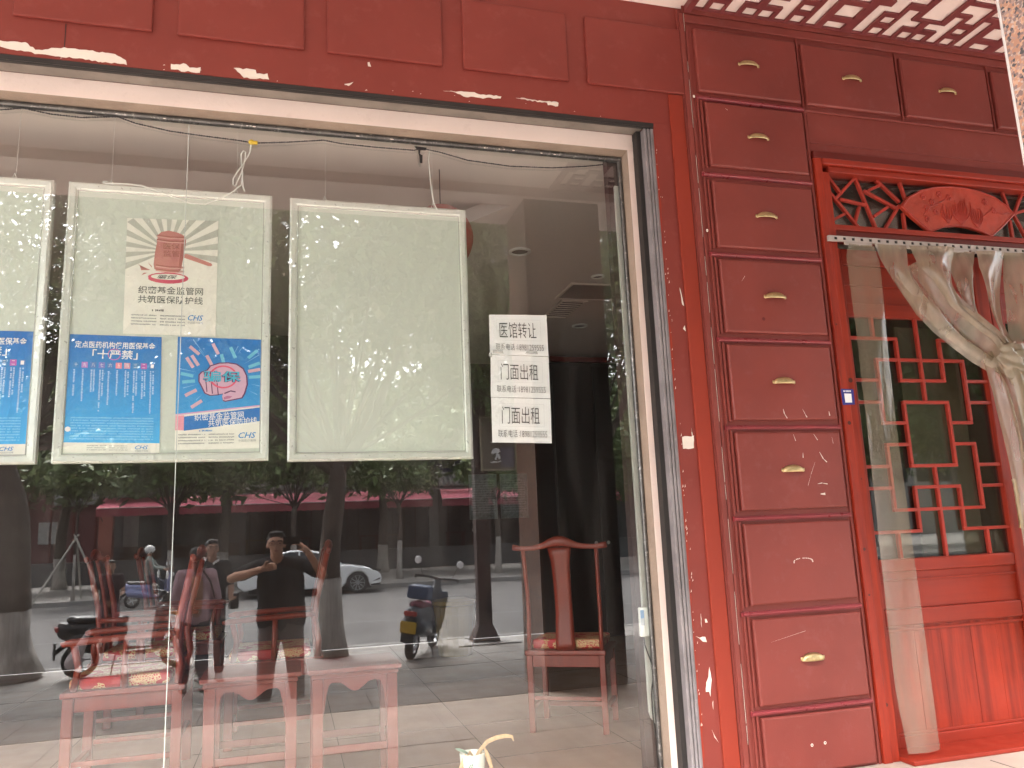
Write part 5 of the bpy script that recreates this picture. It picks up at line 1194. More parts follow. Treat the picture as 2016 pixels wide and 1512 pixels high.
# =========================================================== scooters
M['mirrorface'] = P('mirror_sky_white', (.85, .85, .85), .2)  # non-metal white, the sky's reflection put into the mirror colour
def scooter(loc, rz, label, body, seat, plate=True, basket=False, box=False):
    """local frame faces +x, wheels on z=0, length about 1.6"""
    t = thing('scooter', loc, label, 'scooter', rz=rz)
    def wheel(x):
        w = MB(); w.lathe([(.14, -.045), (.19, -.05), (.215, -.03), (.222, 0), (.215, .03), (.19, .05), (.14, .045)], (x, 0, .222), 22, 'y'); wo_ = w.build('wheel', M['tyre'], t, local=True, smooth=True)
        r_ = MB(); r_.lathe([(.145, -.040), (.15, 0), (.145, .040)], (x, 0, .222), 20, 'y'); r_.lathe([(.0, -.05), (.04, -.05), (.04, .05), (0, .05)], (x, 0, .222), 12, 'y')
        for k in range(5):
            a = k*2*math.pi/5; r_.tube([(x, 0, .222), (x+.145*math.cos(a), 0, .222+.145*math.sin(a))], .013, 5)
        r_.build('rim', M['rim'], wo_, local=True)
    wheel(.62); wheel(-.55)
    b = MB(); b.cap((-.72, 0, .60), .12, (-.15, 0, .55), .15); b.cap((-.60, -.05, .45), .13, (-.12, -.05, .36), .11); b.cap((-.60, .05, .45), .13, (-.12, .05, .36), .11); b.cap((-.10, 0, .30), .07, (.30, 0, .27), .06); b.cap((-.78, 0, .66), .06, (-.5, 0, .58), .12)
    b.build('rear_body', body, t, remesh=.018, local=True)
    b = MB(); b.box(-.15, .38, -.14, .14, .25, .30); b.build('footboard', M['black'], t, local=True, bevel=.02)
    b = MB(); b.cap((.36, -.12, .35), .06, (.42, -.13, .78), .07); b.cap((.36, .12, .35), .06, (.42, .13, .78), .07); b.cap((.36, 0, .35), .07, (.43, 0, .82), .09); b.cap((.40, 0, .5), .09, (.47, 0, .95), .06); b.cap((.56, 0, .48), .05, (.74, 0, .42), .035); b.build('front_shield', body, t, remesh=.018, local=True)
    b = MB()
    for q in (-.055, .055): b.tube([(.62, q, .222), (.50, q*.8, .62)], .018, 8)
    b.build('fork', M['grey_metal'], t, local=True)
    b = MB(); b.cap((-.68, 0, .735), .055, (-.05, 0, .69), .06); b.cap((-.62, -.05, .72), .05, (-.1, -.05, .68), .05); b.cap((-.62, .05, .72), .05, (-.1, .05, .68), .05); b.build('seat', seat, t, remesh=.018, local=True)
    b = MB(); b.tube([(.36, -.33, 1.02), (.40, -.20, 1.02), (.45, 0, 1.0), (.40, .20, 1.02), (.36, .33, 1.02)], .020, 8); b.tube([(.45, 0, .9), (.45, 0, 1.0)], .03, 8); b.build('handlebar', M['black'], t, local=True)
    for q in (-1, 1):
        b = MB(); b.tube([(.38, q*.30, 1.02), (.37, q*.33, .985)], .020, 8); b.build('grip', M['tyre'], t, local=True)
        b = MB(); b.tube([(.41, q*.22, 1.02), (.40, q*.27, 1.15), (.40, q*.31, 1.21)], .006, 6); mo_ = b.build('mirror', M['black'], t, local=True)
        b = MB(); b.lathe([(0, -.012), (.05, -.010), (.055, 0), (.05, .008), (0, .010)], (.405, q*.32, 1.24), 14, 'x'); b.build('mirror_face', M['mirrorface'], mo_, local=True)
    b = MB(); b.cap((.50, 0, .90), .05, (.53, 0, .93), .05); b.build('headlight', P('lamp_lens', (.7, .7, .7), .1), t, local=True, smooth=True)
    b = MB(); b.box(-.86, -.82, -.09, .09, .60, .66); b.build('tail_light', P('tail_red', (.35, .02, .015), .3), t, local=True, bevel=.01)
    b = MB(); b.cap((-.68, 0, .46), .03, (-.84, 0, .34), .03); b.box(-.86, -.84, -.085, .085, .26, .46); b.build('mudguard', M['black'], t, local=True)
    if plate: b = MB(); b.box(-.876, -.870, -.11, .11, .38, .53); b.build('number_plate', P('yellow_plate', (.45, .28, .02), .4), t, local=True, bevel=.004)
    b = MB(); b.tube([(-.15, .12, .30), (-.22, .24, .03), (-.24, .25, .01)], .011, 6); b.build('kickstand', M['grey_metal'], t, local=True)
    if basket:
        b = MB()
        for k in range(6): z = .72+k*.045; w = .14+.010*k; b.tube([(.55, -w, z), (.80, -w, z), (.80, w, z), (.55, w, z), (.55, -w, z)], .009, 4)
        for k in range(8): y = -.15+k*.043; b.tube([(.78, y*.9, .72), (.81, y*1.1, .95)], .007, 4)
        b.box(.55, .80, -.14, .14, .70, .715); b.build('basket', P('yellow_basket', (.42, .24, .05), .6), t, local=True)
    if box: b = MB(); b.box(-.62, -.36, -.15, .15, .79, .97); b.build('top_box', P('dark_blue_box', (.02, .05, .12), .5), t, local=True, bevel=.03)
    return t
dkb = P('dark_blue_grey_fairing', (.05, .065, .085), .35); mar = P('maroon_vinyl_seat', (.16, .03, .06), .5)
s1 = scooter((1.80, -7.55, SG), R(-90+10), 'dark blue electric scooter with a yellow number plate parked beside the brown pole', dkb, mar, True, False, True)
s1.rotation_euler = (R(-9), R(0), R(-66))
s2 = scooter((-2.05, -7.95, SG), R(-18), 'black scooter with a yellow front basket parked by the left tree, a child on it', M['black'], M['black'], False, True)
kid = walker('person', (-2.30, -7.98, SG+.30), R(-10), 'child with a ponytail in dark clothes sitting on the scooter with the basket', P('dark_vest', (.05, .03, .035), .8), P('plum_trousers', (.09, .04, .05), .8), lightshoe, M['skin2'], s=.68, hairlong=False, hair_up=1, sleeve=.6,
    jj=dict(lh=(-.09, 0, .80), rh=(.09, 0, .80), hip=(0, 0, .84), lk=(-.13, .36, .62), rk=(.13, .36, .62), la=(-.13, .34, .16), ra=(.13, .34, .16), lw=(-.2, .3, 1.05), rw=(.2, .3, 1.05)))
bagm = P('pale_pink_sack', (.55, .46, .46), .7, bump=(20, .8))
sk_ = MB(); sk_.cap((-2.62, -7.60, SG+.22), .10, (-2.45, -7.62, SG+.60), .03); tag(sk_.build('cloth_sack', bagm, remesh=.02), 'pale pink plastic sack hanging beside the rear wheel of the scooter with the basket', 'bag')
s3 = scooter((-3.85, -22.1, RG), R(0), 'moped with blue and white fairing driving past in front of the far kerb', P('blue_white_fairing', (.20, .22, .40), .3), M['black'], False, False)
rd = walker('person', (-3.98, -22.1, RG+.02), R(-90), 'rider in grey with a pale helmet sitting on the passing moped', P('grey_green_jacket', (.20, .22, .20), .8), M['denim'], M['black'], M['skin2'], s=1.0, hairlong=False,
    jj=dict(lk=(-.13, .42, .66), rk=(.13, .42, .66), la=(-.12, .38, .32), ra=(.12, .38, .32), hip=(0, 0, .84), lh=(-.1, .02, .84), rh=(.1, .02, .84), lw=(-.28, .50, 1.05), rw=(.28, .50, 1.05), le=(-.28, .20, 1.12), re=(.28, .20, 1.12)))
hm = MB(); hm.ell((0, .0, 1.65), (.13, .15, .13), 14, 9); hm.build('helmet', P('pale_helmet', (.55, .54, .52), .3), rd, local=True, smooth=True)

# =========================================================== white car
cr = thing('parked_car', (1.0, -23.85, RG), 'white saloon car parked at the far kerb, nose towards the pole', 'car')
def car():
    x0, x1 = -1.53, 2.98; yN, yF = -22.95, -24.70
    G = lambda z: RG+z
    prof = [(x0, .38), (x0-.03, .62), (x0+.02, .88), (x0+.30, .96), (x0+1.02, .99), (x0+2.9, .94), (x0+3.45, .90), (x0+4.05, .80), (x0+4.36, .66), (x0+4.48, .50), (x0+4.46, .30), (x0+4.30, .22)]
    def arch(cx, r=.36, n=9): return [(cx+r*math.cos(a), max(.2, .33+r*math.sin(a))) for a in [math.pi*i/n for i in range(n+1)]]
    low = [(x0+4.10, .20)]+arch(2.17+0)+[(x0+3.2, .20), (x0+1.4, .20)]+arch(-.50)+[(x0+.2, .22)]
    poly_ = [(p[0], G(p[1])) for p in prof]+[(p[0], G(p[1])) for p in low]
    MB().prism(poly_, yN, yF).build('body', M['white_car'], cr, bevel=.05, seg=3)
    cabin = [(-.98, .975), (-.45, 1.34), (.05, 1.44), (.55, 1.445), (1.0, 1.36), (1.72, .935)]
    m_ = MB(); n = len(cabin); vs = []
    for (yy, k) in ((yN-.06, 0), (yF+.06, 0)): 
        for (x, z) in cabin: vs.append((x, yy+(-.17 if yy == yN-.06 else .17)*max(0, (z-.97)/.47), G(z)))
    m_.add(vs, [tuple(range(n)), tuple(range(2*n-1, n-1, -1))]+[(i, n+i, n+(i+1) % n, (i+1) % n) for i in range(n)]); m_.build('roof', M['white_car'], cr, bevel=.03, seg=3)
    win = [[(-.72, 1.0), (-.36, 1.30), (.02, 1.385), (.30, 1.39), (.30, 1.0)], [(.36, 1.0), (.36, 1.39), (.56, 1.385), (.93, 1.31), (1.46, 1.0)]]
    for w_ in win:
        vv = [(x, yN-.052-.17*(z-.97)/.47+.006, G(z)) for (x, z) in w_]; MB().quadpoly(vv).build('side_window', M['car_glass'], cr)
    ws = [(1.08, 1.32), (1.64, .975)]
    MB().quadpoly([(1.05, yN-.25, G(1.345)), (1.70, yN-.12, G(.965)), (1.70, yF+.12, G(.965)), (1.05, yF+.25, G(1.345))]).build('windscreen', M['car_glass'], cr, solid=.03)
    for cx in (2.17, -.50):
        w = MB(); w.lathe([(.22, -.06), (.31, -.08), (.335, -.05), (.335, .12), (.22, .12)], (cx, yN-.10, G(.335)), 28, 'y'); wo_ = w.build('wheel', M['tyre'], cr, smooth=False)
        r_ = MB(); r_.lathe([(.215, .11), (.235, .13), (.24, .10)], (cx, yN-.10, G(.335)), 28, 'y'); r_.lathe([(0, .12), (.05, .12), (.06, .10)], (cx, yN-.10, G(.335)), 12, 'y')
        for k in range(10):
            a = k*math.pi/5; r_.tube([(cx+.04*math.cos(a), yN+.015, G(.335)+.04*math.sin(a)), (cx+.225*math.cos(a), yN+.02, G(.335)+.225*math.sin(a))], .016, 5)
        r_.build('rim', M['rim'], wo_); d_ = MB(); d_.lathe([(0, .05), (.22, .05)], (cx, yN-.10, G(.335)), 20, 'y'); d_.build('brake_disc', M['black'], wo_)
    MB().prism([(2.62, G(.72)), (2.90, G(.66)), (2.93, G(.72)), (2.60, G(.80))], yN-.02, yN+.004).build('headlight', M['car_glass'], cr)
    MB().prism([(2.66, G(.36)), (2.90, G(.40)), (2.90, G(.46)), (2.74, G(.40))], yN-.02, yN+.004).build('bumper_vent', M['black'], cr)
    MB().prism([(2.60, G(.22)), (2.88, G(.24)), (2.92, G(.30)), (2.60, G(.27))], yN-.02, yN+.006).build('front_lip', M['black'], cr)
    b = MB(); b.ell((1.42, yN+.10, G(1.02)), (.09, .06, .06)); b.build('door_mirror', M['white_car'], cr, smooth=True)
    for x in (.33, 1.42): MB().box(x, x+.008, yN-.02, yN+.003, G(.30), G(.93)).build('door_seam', M['black'], cr)
    for x in (-.05, .95): MB().box(x, x+.18, yN, yN+.02, G(.80), G(.83)).build('door_handle', M['white_car'], cr, bevel=.008)
    MB().box(-1.2, 2.6, yF+.05, yN-.05, G(.16), G(.30)).build('underbody', M['black'], cr)
car()

# =========================================================== pole with sign, whitened trees, tripod supports
pl = thing('street_pole', (2.88, -8.2, SG), 'dark brown square street pole with a flared foot beside the scooter', 'pole')
b = MB(); b.box(2.775, 2.985, -8.30, -8.09, SG+.24, 5.2); b.build('shaft', M['pole'], pl, bevel=.01)
b = MB(); b.add([(2.665, -8.41, SG+.02), (3.085, -8.41, SG+.02), (3.085, -7.99, SG+.02), (2.665, -7.99, SG+.02), (2.765, -8.31, SG+.25), (2.99, -8.31, SG+.25), (2.99, -8.08, SG+.25), (2.765, -8.08, SG+.25)], [(0,3,2,1),(4,5,6,7),(0,1,5,4),(1,2,6,5),(2,3,7,6),(3,0,4,7)]); b.build('flared_foot', M['pole'], pl, bevel=.008)
b = MB(); b.box(2.90, 2.965, -8.089, -8.080, SG+.35, SG+.72); b.build('hatch', M['black'], pl)
b = MB(); b.prism([(2.5, -8.6), (3.3, -8.6), (3.35, -7.8), (2.4, -7.8)], SG+.004, SG+.02, 'z'); b.build('concrete_pad', M['kerb'], pl)
sg = thing('hanging_sign', (3.16, -7.9, 2.1), 'olive brown sign with a white animal emblem fixed to the brown pole', 'sign')
def bx(a, b_): return MB().box(*a).build(*b_)
fr = MB(); X0, X1, Z0, Z1 = 2.86, 3.42, 2.09, 2.93; Y = -7.97
for (a, b_, c, d) in ((X0, X1, Z0, Z0+.02), (X0, X1, Z1-.02, Z1), (X0, X0+.02, Z0+.02, Z1-.02), (X1-.02, X1, Z0+.02, Z1-.02)): fr.box(a, b_, Y-.05, Y+.02, c, d)
fr.build('frame', P('olive_frame', (.30, .26, .17), .5), sg); MB().box(X0+.02, X1-.02, Y-.04, Y+.006, Z0+.02, Z1-.02).build('panel', P('olive_brown_panel', (.15, .13, .095), .5, var=(3, .2)), sg); MB().box(X1-.24, X1-.03, Y+.0065, Y+.009, Z0+.05, Z0+.36).build('grey_patch', P('grey_blue_patch', (.14, .13, .16), .5), sg)
em = MB()
for pts_ in ([(3.02,2.36),(3.05,2.42),(3.10,2.44),(3.15,2.42),(3.17,2.38),(3.14,2.36),(3.12,2.33),(3.09,2.36),(3.05,2.34)], [(3.10,2.34),(3.15,2.34),(3.17,2.28),(3.14,2.26),(3.12,2.30),(3.10,2.25),(3.07,2.26),(3.09,2.30)], [(3.00,2.22),(3.06,2.235),(3.12,2.225),(3.18,2.24),(3.18,2.225),(3.10,2.205),(3.02,2.205)]): em.prism(pts_, Y+.0095, Y+.012)
em.build('emblem', M['paper'], sg); MB().box(3.02, 3.10, Y+.0065, Y+.01, 2.52, 2.535).build('white_mark', M['paper'], sg)

class LEAF:
    def __init__(s): s.c = []; s.s = []
    def blob(s, c, r, n, size, holes=.35, seed=0):
        rg_ = np.random.default_rng(seed); p = rg_.normal(size=(n*2, 3)); p /= np.linalg.norm(p, axis=1)[:, None]; rad = rg_.random(n*2)**.45; p = p*rad[:, None]
        # clumps: keep leaves near sub-cluster centres
        k = max(6, int(n/260)); cc = rg_.normal(size=(k, 3)); cc /= np.linalg.norm(cc, axis=1)[:, None]; cc *= (rg_.random(k)**.5)[:, None]*.92
        idx = rg_.integers(0, k, n*2); q = cc[idx]+rg_.normal(size=(n*2, 3))*.16; mixm = rg_.random(n*2) < .72; p = np.where(mixm[:, None], q, p)[:n]
        s.c.append(np.array(c)+p*np.array(r)); s.s.append(np.full(n, size)*rg_.uniform(.6, 1.3, n))
    def build(s, name, mats, parent, seed=1):
        c = np.concatenate(s.c); z = np.concatenate(s.s); n = len(c); rg_ = np.random.default_rng(seed)
        a = rg_.normal(size=(n, 3)); a /= np.linalg.norm(a, axis=1)[:, None]; b = rg_.normal(size=(n, 3)); b -= a*(a*b).sum(1)[:, None]; b /= np.linalg.norm(b, axis=1)[:, None]
        v = np.stack([c-a*z[:, None], c+b*z[:, None]*.42, c+a*z[:, None], c-b*z[:, None]*.42], 1).reshape(-1, 3)-np.array(wloc(parent))
        me = bpy.data.meshes.new(name); me.vertices.add(4*n); me.vertices.foreach_set('co', v.ravel().astype(np.float32)); me.loops.add(4*n); me.loops.foreach_set('vertex_index', np.arange(4*n, dtype=np.int32))
        me.polygons.add(n); me.polygons.foreach_set('loop_start', np.arange(0, 4*n, 4, dtype=np.int32)); me.polygons.foreach_set('loop_total', np.full(n, 4, dtype=np.int32))
        for m in mats: me.materials.append(m)
        me.polygons.foreach_set('material_index', (rg_.random(n) < .3).astype(np.int32)); me.update(calc_edges=True)
        o = bpy.data.objects.new(name, me); COL.objects.link(o); o.parent = parent; return o
def tree(loc, r0, h, label, blobs, limbs, size, white=1.1, group=None, lean=0, seed=1, white_mat='whitewash'):
    t = thing('street_tree', loc, label, 'tree', group); x, y, z = loc; rr = random.Random(seed)
    pts = []; rs = []
    n = 10
    for i in range(n+1):
        u = i/n; pts.append((x+lean*u*h+.05*r0*10*math.sin(u*5+seed)*u, y+.1*r0*math.sin(u*4), z+u*h)); rs.append(r0*(1.0-.38*u)*(1+.35*max(0, 1-u*8))*(1+rr.uniform(-.04, .04)))
    kk = max(1, int(round(white/h*n))); 
    # bark ridges
    def ridged(mb, P_, R_, nn=18):
        st = len(mb.v); mb.tube(P_, R_, nn)
        c = [Vector(p) for p in P_]
        for i in range(len(P_)):
            for k in range(nn):
                v_ = Vector(mb.v[st+i*nn+k]); d = v_-c[i]; mb.v[st+i*nn+k] = tuple(c[i]+d*(1+.07*math.sin(k*2.1+i*.9)+.05*math.sin(k*3.7-i)))
    b = MB(); ridged(b, pts[:kk+1], rs[:kk+1]); b.build('whitened_base', M[white_mat], t, smooth=True)
    b = MB(); ridged(b, pts[kk:], rs[kk:]); tk = b.build('trunk', M['bark'], t, smooth=True)
    top = Vector(pts[-1]); lf = LEAF()
    for (dx, dy, dz, rr_) in limbs:
        e = top+Vector((dx, dy, dz)); m1 = top.lerp(e, .45)+Vector((dx*.12, dy*.1, -abs(dz)*.06)); b = MB(); b.tube([top-Vector((0, 0, .15)), m1, e], [rs[-1]*.75, rs[-1]*.5, rr_], 8); b.build('limb', M['bark'], t, smooth=True)
    br_ = MB()
    for i, (c, r, nl) in enumerate(blobs):
        C = Vector((x+c[0], y+c[1], z+c[2])); lf.blob(tuple(C), r, nl, size, seed=seed*31+i)
        for q in range(5):
            e = C+Vector((rr.uniform(-.7, .7)*r[0], rr.uniform(-.7, .7)*r[1], rr.uniform(-.6, .6)*r[2])); m1 = top.lerp(e, .5)+Vector((rr.uniform(-.2, .2), 0, rr.uniform(-.2, .2))); br_.tube([top, m1, e], [rs[-1]*.3, rs[-1]*.18, .01], 5)
    br_.build('branches', M['bark'], t, smooth=True)
    lf.build('crown', [M['leaf'], M['leaf2']], t, seed)
    return t
NT = [((0, 0, 5.6), (2.8, 2.2, 1.5), 11500), ((-1.8, .3, 4.6), (1.8, 1.6, 1.2), 5200), ((1.7, -.2, 5.0), (1.7, 1.6, 1.2), 5200), ((.2, .3, 7.2), (2.8, 2.2, 1.5), 12000), ((-.6, -.6, 4.2), (1.8, 1.5, .7), 2800), ((-1.9, 0, 6.4), (1.8, 1.7, 1.3), 6500)]
tree((.60, -7.95, SG), .185, 2.7, 'large street tree with a whitewashed foot directly behind the photographer', NT, [(-.7, .1, 1.6, .07), (.9, .2, 1.7, .06), (.1, -.3, 1.9, .06), (-1.3, -.2, 1.0, .05), (.5, .1, 1.0, .05)], .075, 1.15, seed=3)
tree((4.6, -7.95, SG), .19, 2.7, 'street tree standing directly behind the granite pillar', NT+[((-2.0, 0, 5.8), (1.6, 1.6, 1.3), 3800)], [(-.7, .1, 1.6, .07), (.9, .2, 1.7, .06), (.1, -.3, 1.9, .06)], .062, 1.1, seed=8)
for (tx_, lb) in ((8.6, 'street tree to the right of the one behind the granite pillar'), (12.6, 'street tree furthest to the right along the near pavement')):
    tree((tx_, -7.95, SG), .19, 2.7, lb, NT, [(-.7, .1, 1.6, .07), (.9, .2, 1.7, .06), (.1, -.3, 1.9, .06)], .09, 1.1, seed=int(tx_))
tree((-3.42, -8.05, SG), .27, 2.9, 'thick leaning street tree with a whitewashed foot at the left edge of the window', NT+[((1.7, 0, 3.6), (1.2, 1.0, .6), 1800)], [(-.5, .1, 1.8, .09), (.9, .2, 2.0, .08), (.1, -.3, 1.9, .08)], .062, 1.0, lean=-.10, seed=5)
FT = [((0, 0, 5.4), (2.6, 2.2, 1.7), 2600), ((-1.2, .2, 4.3), (1.6, 1.5, 1.0), 1100), ((1.3, -.2, 4.7), (1.5, 1.5, 1.1), 1100), ((0, 0, 6.8), (2.2, 1.8, 1.2), 1300)]
FT2 = [((0, 0, 4.6), (1.5, 1.4, 1.3), 1500), ((.6, .2, 3.9), (1.1, 1.0, .7), 700), ((-.7, 0, 4.0), (1.0, 1.0, .7), 600)]
labs = ['slim far tree with a whitened foot between the car and the brown pole', 'slim far tree with a whitened foot just right of the brown pole', 'far tree whose crown hides the left end of the long awning', 'far tree standing behind the photographer\'s head', 'far young tree held by poles in front of the maroon building', 'far tree at the outer left edge', 'far tree beyond the granite pillar on the right']
for i, (x, y, r0, bl, lb) in enumerate(((4.15, -27.6, .11, FT2, labs[0]), (8.1, -27.6, .13, FT2, labs[1]), (-4.1, -27.4, .12, FT, labs[2]), (.2, -27.8, .14, FT, labs[3]), (-6.7, -24.4-.9, .05, FT2, labs[4]), (-11.5, -27.5, .14, FT, labs[5]), (12.3, -27.5, .14, FT, labs[6]))):
    tree((x, y, SG), r0, 2.9, lb, bl, [(-.5, 0, 1.1, .03), (.6, 0, 1.2, .03)], .15, 1.45, 'trees along the far pavement', seed=11+i)
# taller trees behind closing off the sky
BG = [((0, 0, 5.6), (4.2, 3.0, 2.4), 4800), ((2.5, 0, 6.9), (3.4, 3.0, 1.9), 2600), ((-2.5, 0, 7.1), (3.4, 3.0, 1.9), 2600), ((0, 0, 8.2), (3.2, 2.4, 1.5), 1500)]
for i, x in enumerate((-15.5, -9.2, -2.6, 4.2, 10.6, 17.2, 24, 31, 38, 46)):
    tree((x, -31.5-(i % 2)*2.4, SG), .24, 4.2, ('tall broad tree on the far pavement, number %s from the left of the tall row' % ['first', 'second', 'third', 'fourth', 'fifth', 'sixth', 'seventh', 'eighth', 'ninth', 'tenth'][i]).replace('number ', ''), BG, [(-1.2, 0, 2, .08), (1.2, 0, 2.2, .08), (0, .5, 2.6, .08)], .24, 1.3, 'tall trees before the far buildings', seed=40+i)
tp_ = thing('tree_support', (-6.7, -25.3, SG), 'three pale poles propping up the young tree on the far pavement', 'tree support')
for (dx, dy) in ((-1.0, .6), (1.0, .5), (.0, -1.1)):
    b = MB(); b.tube([(-6.7+dx, -25.3+dy, SG), (-6.7-dx*.06, -25.3, SG+2.1)], .035, 7); b.build('prop', P('pale_prop_wood', (.35, .33, .29), .8), tp_)

# =========================================================== far buildings
F = -38.2
fb = thing('restaurant_building', (3, F, SG), 'low shop building across the street with a tiled eave, navy sign band and crimson awnings', 'building')
GWz = 1.15-.65
MB().box(-14, 22, -41, F+.9, SG, GWz).build('terrace', M['greywall'], fb)
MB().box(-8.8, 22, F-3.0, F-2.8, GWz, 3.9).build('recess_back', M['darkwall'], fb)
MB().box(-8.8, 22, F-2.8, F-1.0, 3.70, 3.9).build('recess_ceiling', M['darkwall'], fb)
for (x0, x1) in ((-8.85, -8.25), (-6.0, -5.6), (-2.4, -2.1), (2.6, 2.9), (7.25, 7.75), (12.4, 12.9), (17.5, 18)): MB().box(x0, x1, F-1.2, F-.7, GWz, 3.9).build('pillar', M['brickred'] if x0 < -8 else (M['greywall'] if x0 > 7 else M['darkwall']), fb)
MB().box(-8.85, -5.9, F-1.25, F-1.0, 3.9, 5.4).build('pier_upper', M['brickred'], fb)
MB().box(-7.9, -7.2, F-1.6, F-1.5, 1.15, 2.65).build('white_panel', P('dull_white_panel', (.40, .40, .38), .6), fb)
MB().box(-7.2, -3.0, F-1.6, F-1.5, 1.15, 2.65).build('dark_green_glazing', P('dark_green_glass', (.035, .05, .045), .2), fb)
bs = MB()
for r_ in range(5):
    for c in range(14):
        x = -8.0+c*.42+(r_ % 2)*.2; bs.box(x, x+.40, F-1.55, F-1.38-.015*((c*7+r_*3) % 3), GWz+.01+r_*.13, GWz+.13+r_*.13)
bs.build('stone_base', P('brown_base_stone', (.14, .085, .06), .8, var=(1.5, .5)), fb, kind='stuff')
# interior bits: posts, glazing bars, curtains
for i in range(22):
    x = -2.0+i*.62
    if 7.0 < x < 7.9: continue
    MB().box(x, x+.07, F-2.2, F-2.1, GWz, 3.5).build('glazing_post', P('dim_post_%d' % (i % 3), [(.05, .045, .04), (.09, .07, .05), (.06, .015, .015)][i % 3], .6), fb)
# tiled eave
n = 110
cov = MB()
for i in range(n):
    x = -8.8+i*.26; cov.tube([(x, F-.95, 4.42), (x, F+.05, 3.70)], .085, 6)
cov.build('ridge_tiles', M['rooftile'], fb, kind='stuff'); b = MB(); b.add([(-8.9, F-1.0, 4.40), (19.9, F-1.0, 4.40), (19.9, F+.04, 3.66), (-8.9, F+.04, 3.66)], [(0, 1, 2, 3)]); b.build('tile_bed', M['darkwall'], fb, solid=.06)
MB().box(-8.9, 19.9, F-.2, F+.0, 3.50, 3.62).build('eave_board', M['greywall'], fb)
# sign band
sb = thing('shop_sign', (5, F-.9, 5.0), 'navy blue shop sign band with pale lettering above the tiled eave', 'sign')
MB().box(-3.0, 19.9, F-1.1, F-.9, 4.50, 5.95).build('panel', M['navy'], sb)
text('321', M['paper'], sb, (3.05, 4.10, 4.78, 5.35), F-.89, face=-1); 
text('2', M['paper'], sb, (5.55, 5.95, 4.80, 5.30), F-.89, face=-1)
mk = MB()
for (x, w, h) in ((7.35, .06, .42), (7.75, .5, .07), (8.35, .10, .30), (8.6, .45, .10), (8.7, .08, .38), (9.2, .10, .50), (9.35, .35, .22)): mk.box(x, x+w, F-.899, F-.885, 4.80, 4.80+h)
mk.build('faded_marks', M['paper'], sb)
sb2 = thing('shop_sign', (-7, F-.9, 5.0), 'dark blue sign panel on the terracotta pier left of the navy band', 'sign')
MB().box(-7.2, -5.8, F-1.0, F-.9, 4.35, 5.2).build('panel', P('dark_blue_panel', (.02, .045, .10), .4), sb2)
# upper storey
MB().box(-8.8, 20, F-1.4, F-1.15, 5.4, 8.6).build('upper_wall', M['greywall'], fb)
for i in range(9):
    x = -7.5+i*3.0
    wf = MB(); 
    for (a, b_, c, d) in ((x, x+1.8, 6.2, 6.27), (x, x+1.8, 7.73, 7.8), (x, x+.07, 6.27, 7.73), (x+1.73, x+1.8, 6.27, 7.73), (x+.865, x+.935, 6.27, 7.73)): wf.box(a, b_, F-1.15, F-1.08, c, d)
    w_ = wf.build('window', M['greywall'], fb); MB().box(x+.07, x+1.73, F-1.149, F-1.12, 6.27, 7.73).build('pane', M['car_glass'], w_)
# awnings
def awning(x0, x1, label):
    t = thing('awning', ((x0+x1)/2, F-.3, 3.0), label, 'awning', 'crimson awnings on the shop across the street')
    b = MB(); zt, zf = 3.62, 2.98; yb, yf = F-.7, F+.55
    b.grid(lambda u, v: (x0+(x1-x0)*u+(.12*(1-v) if u == 0 else (-.12*(1-v) if u == 1 else 0)), yb+(yf-yb)*v, zt+(zf-zt)*v-.04*math.sin(v*math.pi)+.01*math.sin(u*60)), 24, 6); b.build('canopy', M['awning'], t, solid=.012)
    b = MB()
    nn = max(6, int((x1-x0)/.35))
    for i in range(nn):
        a = x0+(x1-x0)*i/nn; c = x0+(x1-x0)*(i+1)/nn; b.add([(a, yf+.004, zf-.02), (c, yf+.004, zf-.02), (c, yf+.012, zf-.36), ((a+c)/2, yf+.012, zf-.40), (a, yf+.012, zf-.36)], [(0, 1, 2, 3, 4)])
    b.build('valance', P('darker_crimson_valance', (.55, .11, .16), .75), t, solid=.01)
    b = MB(); b.tube([(x0, yf, zf), (x1, yf, zf)], .035, 6); b.build('front_bar', M['awning_edge'], t)
    for x in (x0+.05, x1-.05): b = MB(); b.tube([(x, yb, 2.4), (x, yf, zf)], .025, 6); b.build('arm', M['black'], t)
awning(-8.75, -5.3, 'short crimson awning at the left end of the far shop'); awning(-5.1, 7.25, 'long crimson awning in the middle of the far shop'); awning(7.75, 12.35, 'crimson awning right of the grey post of the far shop'); awning(12.9, 18, 'crimson awning furthest right, behind the brown pole')
# tables and chairs on the terrace
for i, (x, c) in enumerate(((-1.6, 0), (.6, 1), (2.0, 0), (4.0, 1), (5.3, 0), (8.6, 1), (10.0, 1))):
    t = thing('terrace_table', (x, F+.1-.5, GWz), ['yellow brown', 'dark red'][c]+' table on the far terrace, '+['leftmost', 'second', 'third', 'fourth', 'fifth', 'sixth', 'seventh'][i]+' of the row', 'table', 'tables on the far terrace'); m = P('terrace_wood_%d' % i, [(.16, .10, .045), (.12, .022, .018)][c], .6)
    MB().box(x-.5, x+.5, F-.75, F-.15, GWz+.68, GWz+.75).build('table_top', m, t); 
    for (a, b_) in ((-.45, -.7), (.38, -.7), (-.45, -.25), (.38, -.25)): MB().box(x+a, x+a+.07, F+b_, F+b_+.07, GWz, GWz+.6795).build('leg', m, t)
MB().box(-14, 22, F+.9, F+1.0, SG, GWz+.03).build('terrace_wall', P('dark_grey_terrace_wall', (.12, .12, .125), .8, var=(.8, .2)), fb)
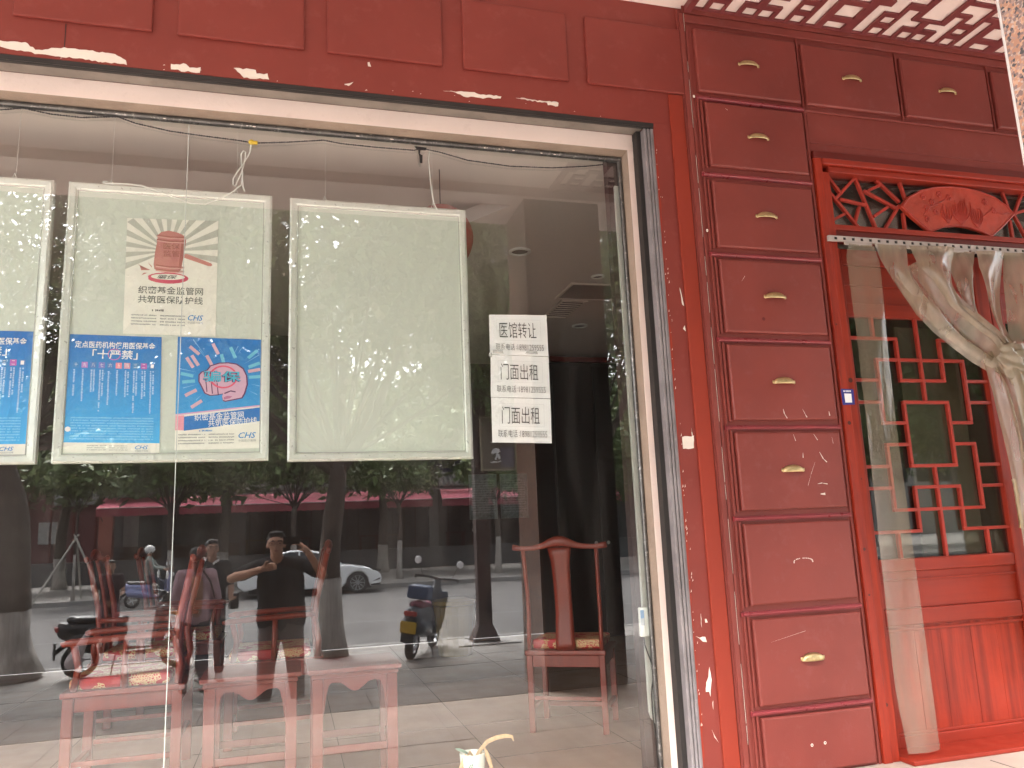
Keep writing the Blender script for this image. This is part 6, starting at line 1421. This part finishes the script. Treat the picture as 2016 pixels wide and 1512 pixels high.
# left building, set back, maroon
lb_ = thing('maroon_building', (-13, -41, SG), 'dim maroon fronted building further left across the street', 'building')
MB().box(-26, -8.9, -42.6, -42.3, SG, 9.5).build('wall', P('dim_maroon_wall', (.17, .065, .068), .7, var=(.6, .25)), lb_)
MB().box(-11.6, -8.95, -42.2, -41.9, 3.4, 4.3).build('grey_sign', P('grey_fascia', (.24, .25, .26), .6, var=(4, .15)), lb_); MB().box(-14.2, -8.95, -42.25, -41.95, 4.7, 7.0).build('upper_panel', P('plum_panel', (.06, .03, .045), .6), lb_)
for (x0, x1) in ((-12.3, -11.75), (-11.7, -11.1)): MB().box(x0, x1, -42.2, -42.1, 1.45, 2.55).build('wall_poster', P('grey_poster', (.32, .32, .31), .6, var=(5, .25)), lb_)
MB().box(-14.6, -12.9, -42.2, -42.0, SG+1.2, 3.2).build('grey_doorway', P('grey_shutter', (.22, .22, .22), .6), lb_); MB().box(-26, -8.9, -42.0, -39.3, SG, GWz).build('step', M['greywall'], lb_)
for i in range(7): MB().box(-16+i*1.05, -15.9+i*1.05, -42.2, -42.1, GWz, 4.5).build('mullion', M['wood_dark'], lb_)
for i, (x, w, h, c) in enumerate(((-26, 11, 15, (.30, .29, .27)), (-14, 15, 13, (.24, .23, .23)), (2, 13, 16, (.30, .28, .26)), (16, 14, 12, (.27, .27, .27)), (31, 14, 15, (.25, .24, .24)), (46, 16, 15, (.26, .25, .24)), (63, 18, 13, (.24, .24, .23)), (-40, 13, 12, (.25, .24, .23)))):
    t = thing('apartment_block', (x+w/2, -52, SG), ['pale grey apartment block, first on the left skyline', 'grey block rising behind the maroon building', 'beige tall block behind the navy sign', 'grey block behind the right awnings', 'grey block far to the right', 'grey block next beyond the far right one', 'grey block at the right end of the skyline', 'grey block far to the left'][i], 'building')
    MB().box(x, x+w, -58, -52, SG, h*.55).build('wall', P('block_wall_%d' % i, c, .8, var=(.3, .1)), t)
    for r_ in range(2):
        for q in range(int(w/2.2)): wx = x+.6+q*2.2; MB().box(wx, wx+1.2, -51.995, -51.96, 3.9+r_*2.6, 5.3+r_*2.6).build('window', M['car_glass'], t) if 5.3+r_*2.6 < h*.55 else None
